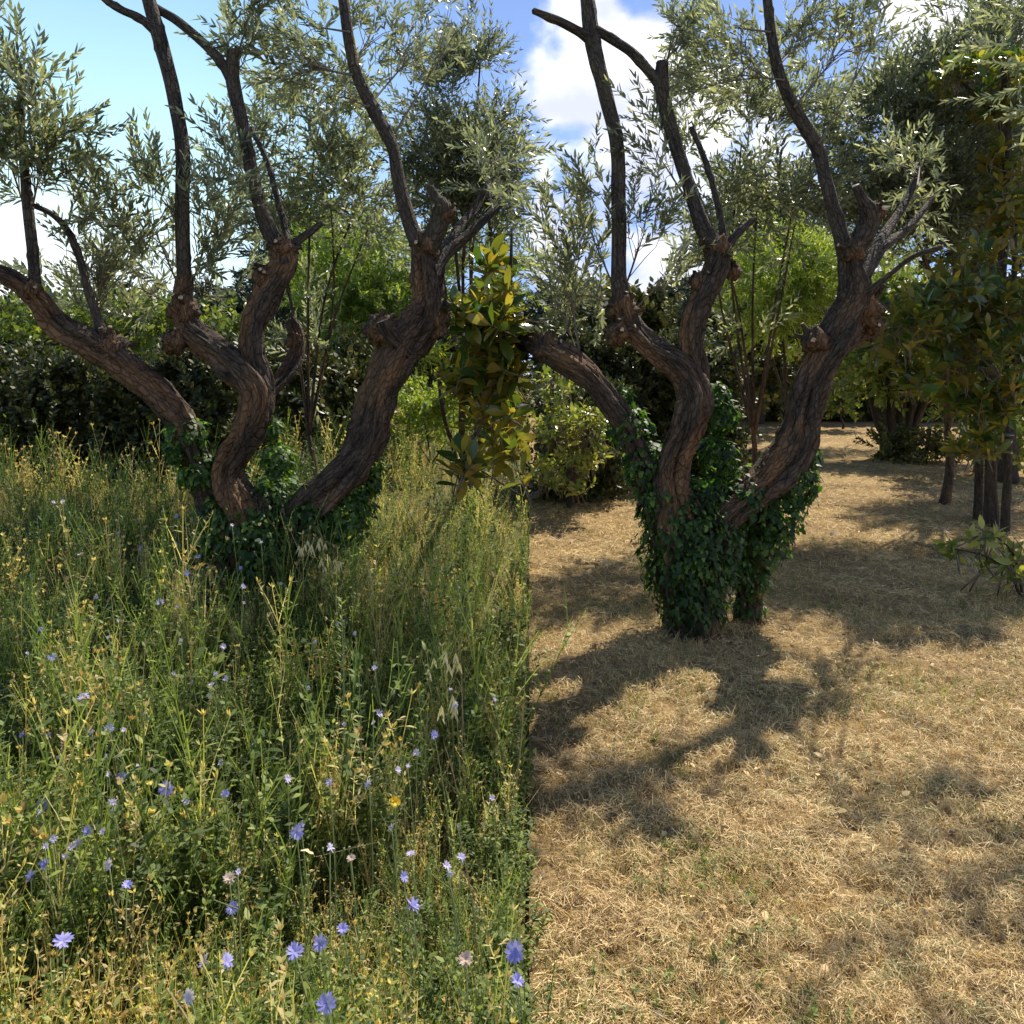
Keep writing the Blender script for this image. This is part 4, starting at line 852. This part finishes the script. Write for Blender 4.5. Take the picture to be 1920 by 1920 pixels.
# single flowers of the meadow
def stem_to(top, bend, g, w=.0016, h=None):
    top = Vector(top); base = Vector((top.x + bend[0], top.y + bend[1], -.02))
    tube(g, [base, base.lerp(top, .5) + Vector((bend[0] * .2, bend[1] * .2, .02)), top], [w * 1.4, w * 1.1, w * .8], 4, .08); return base
PET = [to_mesh('petal', fine_leaf(.019 * s, .0062 * s, 4, .12, c, lambda u: .45 + .55 * math.sin(math.pi * min(1, u * .95)), t=tt), [M['petal_blue']], True) for s, c, tt in ((1, .1, .2), (.95, .25, .5), (1.05, 0, .35), (.9, .3, .8))]
PET_P = [to_mesh('petal', fine_leaf(.019 * s, .0062 * s, 4, .12, c, lambda u: .45 + .55 * math.sin(math.pi * min(1, u * .95)), t=tt), [M['petal_pale']], True) for s, c, tt in ((1, .1, .2), (.95, .25, .6), (1.05, 0, .9))]
PET_ARR = [fine_leaf(.019 * s, .0068 * s, 3, .12, c, lambda u: .45 + .55 * math.sin(math.pi * min(1, u * .95)), t=tt) for s, c, tt in ((1, .1, .2), (.95, .25, .5), (1.05, 0, .35), (.9, .3, .8))]
def flower_frames(face, n, r):
    f = Vector(face).normalized(); u = f.orthogonal().normalized(); v = f.cross(u)
    for i in range(n):
        a = 6.283 * i / n + r.uniform(-.12, .12); an = 1.25 + r.uniform(-.25, .25) - (.25 if i % 2 else 0)
        o_ = u * math.cos(a) + v * math.sin(a); z = (f * math.cos(an) + o_ * math.sin(an)).normalized(); y = (f * math.sin(an) - o_ * math.cos(an)); x = y.cross(z).normalized()
        yield Matrix((x, z.cross(x), z)).transposed()
FN = {}
def chicory(px, py, h, size, label, colour='blue', detail=False, group='chicory flowers in the meadow', face=None, name='chicory_flower', cat='flower', n=15):
    Y = ground_y(py, h); top = P(px, py, Y); top.z = h; r = random.Random(int(px * 7 + py))
    bend = (r.uniform(-.06, .06), r.uniform(.0, .1)); base = Vector((top.x + bend[0], top.y + bend[1], -.02))
    t = empty(name, base, label, cat, group); g = G()
    tube(g, [Vector((0, 0, 0)), (top - base) * .5 + Vector((.01, -.01, .02)), top - base], [.0024, .0019, .0014], 4, .08)
    for k in range(3):
        p = (top - base) * r.uniform(.4, .9); q = p + Vector((r.uniform(-.05, .05), r.uniform(-.05, .05), .05)); tube(g, [p, q, q + Vector((0, 0, .009))], [.0014, .0012, .004], 4, smoothpath=False)
    put('stem', g, [M['stem_green']], t, grain=True)
    f = Vector(face) if face else Vector((r.uniform(-.9, .9), r.uniform(-1, 0), r.uniform(.3, 1.1)))
    s = size * .88; c = top - base
    mats = {'blue': (PET, 'petal_blue'), 'pale': (PET_P, 'petal_pale'), 'yellow': (None, 'petal_yellow'), 'fluff': (None, 'seed_fluff')}[colour]
    g = G(); V = [tuple(c)]; fu = f.normalized(); u = fu.orthogonal().normalized(); v = fu.cross(u)
    for k in range(8): a = k * .785; V.append(tuple(c - fu * .001 + (u * math.cos(a) + v * math.sin(a)) * .0035 * s))
    V.append(tuple(c - fu * .012 * s)); Fc = [(0, 1 + k, 1 + (k + 1) % 8) for k in range(8)] + [(9, 1 + (k + 1) % 8, 1 + k) for k in range(8)]
    g.add(V, Fc); head = put('flower_head', g, [M['stamen'] if colour == 'blue' else M['stem_green']], t, grain=True)
    if detail and mats[0]:
        for m in flower_frames(f, n, r):
            o = bpy.data.objects.new('petal', r.choice(mats[0])); o.matrix_world = Matrix.Translation(c) @ m.to_4x4() @ Matrix.Scale(s, 4); link(o, head)
    else:
        fr = list(flower_frames(f, n if colour != 'yellow' else 22, r)); put('petals', merge(PET_ARR, [r.randrange(4) for _ in fr], [tuple(c)] * len(fr), [np.array(m) for m in fr], [s * r.uniform(.85, 1.1) for _ in fr]), [M[mats[1]]], head, smooth=True)
    return t
big = [
 (118, 1765, .46, 1.25, 'large blue chicory flower at the lower left of the meadow, seen from its side', 'blue', (.2, -.25, 1)),
 (313, 1478, .50, 1.45, 'large violet chicory flower facing the camera beside a pale dry leaf', 'blue', (.1, -1, .35)),
 (80, 1508, .46, 1.1, 'violet chicory flower tilted upward at the left border, below the rusty dock', 'blue', None),
 (228, 1458, .48, 1.1, 'blue chicory flower just left of the large violet one', 'blue', None),
 (215, 1520, .46, 1.0, 'pale chicory flower seen edge on under the large violet one', 'pale', None),
 (163, 1560, .46, 1.0, 'spiky blue chicory flower above a smaller faded pair', 'blue', None),
 (147, 1580, .44, .85, 'faded chicory flower just below the spiky blue one', 'pale', None),
 (85, 1620, .46, .95, 'blue chicory flower on a short stem, upper of two at the left border', 'blue', None),
 (58, 1643, .45, .95, 'blue chicory flower at the left border, lower of two', 'blue', None),
 (238, 1660, .44, .8, 'small deep blue chicory flower between the two at the border and the pale seed head', 'blue', None),
 (435, 1703, .42, .95, 'shaded dark blue chicory flower below the round pale seed head', 'blue', None),
 (423, 1803, .45, 1.1, 'bright blue chicory flower, right one of a touching pair near the bottom edge', 'blue', None),
 (385, 1805, .45, 1.0, 'paler chicory flower, left one of a touching pair near the bottom edge', 'pale', None),
 (357, 1870, .44, 1.0, 'lilac chicory flower at the bottom edge under the touching pair', 'pale', None),
 (556, 1560, .50, 1.2, 'lilac blue chicory flower beside two pale dry leaves', 'blue', (.4, -.9, .4)),
 (552, 1785, .46, 1.15, 'light blue chicory flower, lower left of three rising to the right', 'blue', None),
 (598, 1768, .46, 1.05, 'light blue chicory flower, middle of three rising to the right', 'blue', None),
 (643, 1743, .46, .85, 'small blue chicory flower, topmost of three rising to the right', 'blue', None),
 (612, 1882, .46, 1.2, 'lilac chicory flower cut by the bottom edge', 'blue', None),
 (773, 1700, .48, 1.15, 'double blue chicory flower among grass to the right of the meadow', 'blue', None),
 (756, 1645, .48, .85, 'deep blue chicory flower above the double one', 'blue', None),
 (965, 1785, .48, 1.35, 'large light blue chicory flower where the meadow meets the mown lawn', 'blue', (-.2, -.8, .6)),
 (970, 1840, .46, .9, 'half hidden blue chicory flower just below the large one at the mown edge', 'blue', None),
 (205, 1365, .48, 1.0, 'blue chicory flower right of the rusty dock plant', 'blue', None),
 (155, 1308, .50, 1.2, 'pale lilac chicory flower, larger of a fluffy cluster above the dock', 'pale', None),
 (97, 1232, .52, 1.1, 'round pale violet chicory flower beside leaning dry stalks at the left', 'blue', None),
]
for px, py, h, s, lab, colr, face in big: chicory(px, py, h, s, lab, colr, True, face=face)
for px, py, h, s, lab, colr in [
 (200, 1420, .46, .9, 'small lilac chicory pair stacked over the flower left of the violet one', 'pale'), (103, 1458, .44, .8, 'small lilac chicory flower above the tilted violet one', 'pale'),
 (90, 1381, .46, .8, 'small blue chicory flower touching the rusty dock plant', 'blue'), (362, 1281, .50, .95, 'white lilac chicory flower alone in the middle left of the meadow', 'pale'),
 (397, 1284, .50, .75, 'small lilac chicory flower, lower of two beside the white lilac one', 'pale'), (424, 1273, .50, .85, 'lilac chicory flower, upper of two beside the white lilac one', 'pale'),
 (340, 1203, .54, .95, 'lilac chicory flower above the white lilac one', 'pale'), (418, 1212, .54, .85, 'pale chicory flower in front of the dark trunk foot', 'pale'),
 (204, 1195, .54, .9, 'lilac chicory flower crossed by a leaning dry stalk', 'pale'), (272, 1338, .48, .7, 'thin petalled faded chicory flower in dry grass', 'pale'),
 (473, 1397, .48, .7, 'flat lilac chicory flower seen from the side below the trunk', 'pale'), (415, 1430, .48, .7, 'small pale chicory flower right of the dry leaf', 'pale'),
 (422, 1490, .48, .85, 'small blue chicory flower right of the large violet one', 'blue'), (539, 1460, .48, .85, 'pale round chicory flower below the dark hollow in the grass', 'pale'),
 (710, 1338, .52, 1.0, 'pale lilac chicory flower tilted among tall grass right of the trunk', 'pale'), (814, 1378, .50, .95, 'violet chicory flower under a yellow tuft at the right', 'blue'),
 (782, 1411, .50, .8, 'pink lilac chicory flower seen flat, right of the pale tilted one', 'pale'), (746, 1444, .48, .7, 'small lilac chicory flower above the yellow hawkweed', 'pale'),
 (692, 1470, .48, .9, 'grey lilac chicory flower left of the yellow hawkweed', 'pale'), (855, 1322, .52, .85, 'ragged white chicory flower near the wild oats', 'pale'),
 (865, 1608, .46, .75, 'pink lilac chicory flower in the grass near the mown edge', 'pale'), (205, 1622, .44, .9, 'pinkish white chicory flower left of the pale seed head', 'pale'),
 (607, 1372, .48, .8, 'pink bindweed like flower on dry grass under the trunk', 'pale'), (702, 1252, .54, .7, 'tiny pink white flower head right of the tall green weed', 'pale'),
 (77, 1180, .56, .75, 'small violet chicory flower at the left border, highest in the sunlit grass', 'blue'), (42, 1378, .46, .8, 'violet chicory flower cut by the left edge', 'blue'),
 (665, 1187, .56, .6, 'tiny lilac flower in front of the ivy at the trunk foot', 'pale'), (576, 1290, .52, .65, 'tiny lilac flower just below the tall green weed', 'pale'),
 (325, 1263, .5, .6, 'tiny faded lilac flower above the white lilac one', 'pale'), (452, 1065, .62, .8, 'blue chicory flower high against the ivy', 'blue'), (435, 985, .72, .8, 'lilac chicory flower against the ivy, highest of those by the trunk', 'pale'),
 (490, 1017, .66, .7, 'lilac chicory flower against the dark trunk', 'pale')]:
    chicory(px, py, h, s, lab, colr, False)
rr = random.Random(99)
for px, py, lab in [
 (100, 942, 'pale chicory flower, left one of two touching in the shade below the left hedge'), (118, 940, 'pale chicory flower, right one of two touching in the shade below the left hedge'),
 (305, 960, 'lilac chicory flower leading a row of two just left of the ivy'), (332, 968, 'cream white chicory flower ending a row of two just left of the ivy'),
 (262, 975, 'pale chicory flower left of the row of two beside the ivy'), (265, 1028, 'violet chicory flower touching a tiny yellow flower in the shade'),
 (330, 1020, 'lilac chicory flower in the shade under the row of two'), (222, 1000, 'pale chicory flower at the tip of the tall upright stalk'),
 (150, 1040, 'faint chicory flower alone in the darkest shaded growth'), (60, 1080, 'violet chicory flower at the left border in the shaded growth'),
 (372, 1045, 'lilac chicory flower, upper of two at the edge of the ivy'), (390, 1065, 'lilac chicory flower, lower of two at the edge of the ivy'),
 (350, 1075, 'small chicory flower left of the two at the ivy edge'), (215, 890, 'tiny chicory flower high in the shade halfway from hedge to trunk'),
 (285, 865, 'tiny chicory flower below the blue ones under the leaning limb'), (250, 800, 'blue chicory flower, left of two under the leaning limb'),
 (275, 810, 'blue chicory flower, right of two under the leaning limb'), (170, 830, 'tiny chicory flower highest against the dark hedge'),
 (770, 965, 'violet chicory flower in low sunny grass, upper of three right of the trunk'), (742, 1075, 'lilac chicory flower in low sunny grass, lower left of three right of the trunk'),
 (830, 1070, 'lilac chicory flower in low sunny grass, lower right of three right of the trunk'), (455, 1100, 'small chicory flower before the dark foot of the ivy'),
 (300, 1130, 'small chicory flower where the shade ends left of the trunk'), (180, 1120, 'small chicory flower beside the leaning pale stalk')]:
    chicory(px, py, (.78 if px < 420 and py < 1000 else .6) if px < 500 else .35, rr.uniform(.8, 1.15), lab, rr.choice(('pale', 'blue')), False, group='small chicory flowers behind and beside the trunk')
for px, py, h, s, lab in [(740, 1503, .48, .95, 'bright yellow hawkweed flower in the centre right of the meadow'), (785, 1290, .52, .6, 'small yellow hawkweed flower below the wild oats'), (648, 1322, .5, .7, 'dull yellow flower cluster under the tall green weed'), (750, 1385, .5, .45, 'tiny yellow flower left of the violet chicory'), (262, 1030, .62, .5, 'tiny yellow flower in the shaded meadow left of the trunk'), (802, 1330, .5, .45, 'tiny yellow flower beside the pale grass head')]:
    chicory(px, py, h, s, lab, 'yellow', False, group='yellow meadow flowers', name='hawkweed_flower')
for px, py, h, s, lab in [(430, 1648, .46, .95, 'round pale pink seed head above the shaded chicory'), (873, 1800, .46, 1.0, 'round pale seed head near the bottom right of the meadow'), (658, 1610, .46, .7, 'small pale seed head right of the two dry leaves'), (160, 1308, .5, .9, 'whitish seed head touching the lilac cluster')]:
    chicory(px, py, h, s, lab, 'fluff', False, group='dry seed heads', name='seed_head', cat='seed head', n=30, face=(0, -.5, 1))

def wild_oat(label, px, py_tip, h, reach, seed, n=10):
    """A nodding grass with hanging husks."""
    r = random.Random(seed); Y = 4.55 if py_tip < 1100 else ground_y(py_tip, h); top = P(px, py_tip, Y); h = top.z
    base = Vector((top.x + reach * 1.2, Y + .05, -.02)); t = empty('wild_oat', base, label, 'grass', 'wild oats in the meadow'); g = G()
    p = [Vector((0, 0, 0)), Vector((-.02 * np.sign(reach), 0, h * .6)), Vector((-reach * .35, 0, h * 1.0)), Vector((-reach * .8, 0, h * 1.06)), Vector((-reach * 1.25, 0, h * .98))]
    tube(g, p, [.0022, .0018, .0014, .001, .0008], 4, .04); put('stem', g, [M['stem_dry']], t, grain=True)
    for k in range(n):
        u = k / (n - 1); q = p[2].lerp(p[4], u) + Vector((0, r.uniform(-.03, .03), .02 * math.sin(u * 3))); g = G()
        end = q + Vector((r.uniform(-.03, .03), r.uniform(-.02, .02), -r.uniform(.02, .09)))
        tube(g, [q, end], [.0006, .0005], 3, smoothpath=False, m=1)
        for s_ in (-1, 1):
            leaf(g, end, (s_ * .18, r.uniform(-.1, .1), -1), (s_, -.6, .2), .052 * r.uniform(.8, 1.15), .013, -.1, 0, r.uniform(.3, 1))
        leaf(g, end, (0, .1, -1), (0, -1, 0), .03, .007, .05, 0, .4)
        put('spikelet', g, [M['oat_husk'], M['stem_dry']], t)
wild_oat('wild oat head drooping across the dark ivy of the meadow trunk', 560, 1000, .7, .13, 1, 12)
wild_oat('wild oat head hanging lower right of the one across the ivy', 630, 1030, .62, -.09, 2, 9)
wild_oat('wild oat with pale open husks on the right side of the meadow', 815, 1205, .62, .10, 3, 8)
wild_oat('wild oat with few husks below the pale open one', 830, 1290, .55, .07, 4, 5)
def tall_weed(label, px, py_top, h, seed, col='stem_green', leafm='bamboo_leaf', n=90, ll=.035, name='tall_weed', spread=1.0, lw=.005, wid=.004, tr_=(.2, .9)):
    Y = ground_y(py_top, h); top = P(px, py_top, Y); base = Vector((top.x, Y, -.02)); r = random.Random(seed)
    t = empty(name, base, label, 'weed'); g = G(); tube(g, [(0, 0, 0), (.01, 0, h * .5), (0, 0, h)], [wid, wid * .8, wid * .4], 5, .08); put('stem', g, [M[col]], t, grain=True)
    g = G()
    for k in range(n):
        u = r.random() ** .8; a = r.uniform(0, 6.28); leaf(g, (0, 0, h * (.12 + .88 * u)), (math.cos(a) * spread, math.sin(a) * spread, .7), (0, 0, 1), ll * (1.1 - .4 * u) * r.uniform(.7, 1.2), lw, .2, 0, r.uniform(*tr_))
    put('foliage', g, [M[leafm]], t)
tall_weed('tall bright green feathery weed standing in front of the trunk foot', 640, 1110, .80, 1, n=150)
tall_weed('lower bright green feathery weed beside the tall one', 672, 1235, .58, 2, n=70)
tall_weed('rusty brown dock plant gone to seed at the left of the meadow', 118, 1350, .50, 3, 'stem_dry', 'seed_fluff', 130, .018, 'dock_plant', .7, .010, tr_=(0, .3))
tall_weed('pale feathery grey weed in sun between the left limb and the central limb', 402, 770, 1.0, 4, 'stem_dry', 'seed_fluff', 140, .10, 'feathery_weed', 1.4, .004, tr_=(.3, .9))
# leaning dry stalks
for k, (x0, y0, x1, y1, lab) in enumerate([(60, 1290, 215, 1110, 'long pale stalk leaning right at the left of the meadow'), (165, 1240, 240, 1120, 'second leaning pale stalk crossing the lilac flower'), (712, 1300, 690, 1090, 'upright reddish dry stalk right of the tall green weed'),
     (985, 1270, 940, 1560, 'thin pale stalk leaning out over the mown edge'), (45, 1880, 80, 1720, 'pale stalk rising at the bottom left corner'), (835, 1400, 868, 1545, 'thin reddish stalk below the violet chicory'), (220, 1300, 222, 960, 'tall upright pale stalk in the shaded meadow'), (300, 1290, 330, 1060, 'slightly leaning straw stalk left of the trunk'), (860, 1560, 900, 1840, 'bent pale stalk near the large light blue chicory')]):
    (xb, yb), (xt, yt) = ((x0, y0), (x1, y1)) if y0 > y1 else ((x1, y1), (x0, y0))
    Y = ground_y(yb, .12); a = P(xb, yb, Y); a.z = 0; c = P(xt, yt, Y - .05); g = G(); m = a.lerp(c, .55) + Vector((.015, 0, .01)); b0 = a.copy()
    tube(g, [a - b0, m - b0, c - b0], [.0028, .0022, .0012], 5, .05)
    r = random.Random(k)
    for j in range(7):
        q = (m - b0).lerp(c - b0, r.random()); leaf(g, q, (r.gauss(0, .6), r.gauss(0, .4), 1), (0, -1, 0), .022, .005, .1, 0, .5)
    o = put('dry_stalk', g, [M['stem_dry']], grain=True); o.location = b0; tag(o, lab, 'stalk', 'dry stalks in the meadow')

def fallen_leaf(label, px, py, size, h, col, rot, tilt, group='single dry leaves'):
    Y = ground_y(py, h); p = P(px, py, Y); a = fine_leaf(size, size * .55, 6, .3, .25, wav=.002)
    o = put('dead_leaf', a, [M[col]], smooth=True); o.location = p; o.rotation_euler = (math.radians(90 + tilt), 0, rot); tag(o, label, 'leaf', group)
fallen_leaf('pale curled dry leaf beside the large violet chicory flower', 262, 1452, .042, .46, 'dead_leaf', 1.2, -60)
fallen_leaf('pale dry leaf, left of two below the lilac blue flower', 545, 1592, .034, .42, 'dead_leaf', .4, -50)
fallen_leaf('pale dry leaf, right of two below the lilac blue flower', 590, 1606, .042, .42, 'dead_leaf', -1, -50)
fallen_leaf('yellow green fallen leaf lying on the lawn near the bottom edge', 1340, 1806, .055, .02, 'leaf_yellow' if 'leaf_yellow' in M else 'stem_green', -1.3, -85)
fallen_leaf('orange tan fallen leaf at the foot of a bleached grass stalk', 1482, 1846, .055, .02, 'dead_leaf', .6, -80)
fallen_leaf('orange tan fallen leaf in the sunny middle of the lawn', 1702, 1602, .06, .02, 'dead_leaf', -1.1, -80)
fallen_leaf('whitish fallen leaf beside the small round shadow on the lawn', 1352, 1549, .035, .03, 'dead_leaf', .9, -60)
fallen_leaf('rusty fallen leaf on the lawn above the sunny middle', 1642, 1408, .06, .02, 'dead_leaf', .3, -75)
fallen_leaf('white curled leaf at the lower lawn edge below the yellow green one', 1410, 1838, .03, .02, 'dead_leaf', 2, -60)
fallen_leaf('pale fallen leaf on the far lawn near the ivy fringe', 1558, 1006, .09, .03, 'dead_leaf', 2, -60)

# ------------------------------------------------------------------ straw on the lawn
def lawn_straw(name, n, y0, y1, L, w, seed, label, tints, up=.2):
    r = np.random.default_rng(seed)
    var = []
    for k in range(6):
        rr_ = random.Random(seed + k); g = G(); b1 = rr_.uniform(-.2, .2)
        ribbon(g, [(-.5, 0, 0), (0, b1, .12), (.5, 0, 0)], w, w * .4, .5, facing=Vector((0, 1, 0))); var.append(g.arr())
    Y = y0 * (y1 / y0) ** r.random(n); X = EDGE * Y + r.random(n) * (Y * .66 + .3) + .01
    az = r.uniform(0, 2 * np.pi, n); el = r.normal(0, up, n); ro = r.normal(0, .5, n)
    ca, sa, ce, se, cr, sr = np.cos(az), np.sin(az), np.cos(el), np.sin(el), np.cos(ro), np.sin(ro)
    x = np.stack([ca * ce, sa * ce, se], 1); y = np.stack([-sa, ca, np.zeros(n)], 1); z = np.cross(x, y)
    y2 = y * cr[:, None] + z * sr[:, None]; z2 = np.cross(x, y2); R = np.stack([x, y2, z2], 2)
    s = L * r.uniform(.4, 1.3, n) * (1 + (Y - y0) * .03); Z = bumps(X, Y) + .006 + np.abs(np.sin(el)) * s * .5 + r.random(n) * .01
    patch = .12 * np.sin(X * 2.1 + 1.7 * np.sin(Y * 1.3)) + .10 * np.sin(X * 5.3 + Y * 3.9)
    t = np.clip(r.choice(tints, n) + r.normal(0, .08, n) + patch, 0, .93) - .5
    nz = np.array([mnoise.noise(Vector((a * 13, b * 13, 0))) + .5 * mnoise.noise(Vector((a * 4, b * 4, 5))) for a, b in zip(X, Y)])
    kp = nz > -.22 + .25 * r.standard_normal(n) * .6; t = t + nz * .22
    o = put(name, merge(var, r.integers(0, 6, n)[kp], np.stack([X, Y, Z + np.maximum(nz, 0) * .02], 1)[kp], R[kp], s[kp], t[kp]), [M['straw']]); tag(o, label, 'straw', kind='stuff')
lawn_straw('lawn_straw', 150000, 1.7, 6.0, .042, .05, 501, 'dry cut grass lying on the nearer lawn', [.2, .4, .55, .65, .78, .9], .3)
lawn_straw('lawn_straw', 80000, 6.0, 24.0, .07, .06, 502, 'dry cut grass lying on the far lawn', [.35, .5, .6, .7])
def lawn_tufts(name, n, seed, label, variants, m, dens, sc):
    r = random.Random(seed); loc, idx, s = [], [], []
    while len(loc) < n:
        Y = 1.7 * (14 / 1.7) ** r.random(); X = EDGE * Y + r.random() * (Y * .64 + .3) + .04
        if mnoise.noise(Vector((X * 1.3, Y * 1.3, seed))) + .35 * mnoise.noise(Vector((X * 5, Y * 5, seed))) < dens: continue
        loc.append((X, Y, -.005)); idx.append(r.randrange(len(variants))); s.append(r.uniform(*sc))
    o = put(name, merge(variants, idx, loc, rand_rots(n, .35, seed), s), [m]); tag(o, label, 'grass', kind='stuff')
STUB = [tuft(600 + k, 9, .055, .0028, (.3, .8), 1.6, .025, 2) for k in range(5)]
GSTUB = [tuft(620 + k, 9, .06, .0035, (.15, .45), 1.5, .02, 2) for k in range(4)] + [stalk(640 + k, .05, (.15, .45), 9, .018, .009, 0, .002, .3) for k in range(3)]
lawn_tufts('stubble', 11000, 511, 'short bleached stubble standing in the mown lawn', STUB, M['straw'], -.5, (.6, 1.3))
lawn_tufts('green_regrowth', 3200, 512, 'sparse green regrowth in patches of the mown lawn', GSTUB, M['meadow'], .12, (.5, 1.1))

def litter(name, n, seed, label):
    r = random.Random(seed); v = []
    for k in range(5):
        g = G(); leaf(g, (0, 0, 0), (1, 0, .1), (r.uniform(-.3, .3), r.uniform(-.3, .3), 1), .034, .011 + .003 * k, .4, 0, (.1, .3, .5, .66, .02)[k]); v.append(g.arr())
    loc, idx, s_ = [], [], []
    while len(loc) < n:
        Y = 1.7 * (12 / 1.7) ** r.random(); X = EDGE * Y + r.random() * (Y * .64 + .3) + .04
        loc.append((X, Y, .022)); idx.append(r.randrange(5)); s_.append(r.uniform(.4, 1.2))
    o = put(name, merge(v, idx, loc, rand_rots(n, .4, seed), s_), [M['straw']]); tag(o, label, 'leaf litter', kind='stuff')
litter('leaf_litter', 1500, 521, 'small brown and bleached leaves scattered over the mown lawn')
rr = random.Random(123)
for k in range(44):
    py = rr.uniform(1090, 1640); px = rr.uniform(50, 940)
    chicory(px, py, rr.uniform(.42, .58), rr.uniform(.5, .8), 'tiny faded lilac flower lost among the tangled meadow stems', 'pale', False, group='tiny faded flowers scattered through the meadow', n=10)
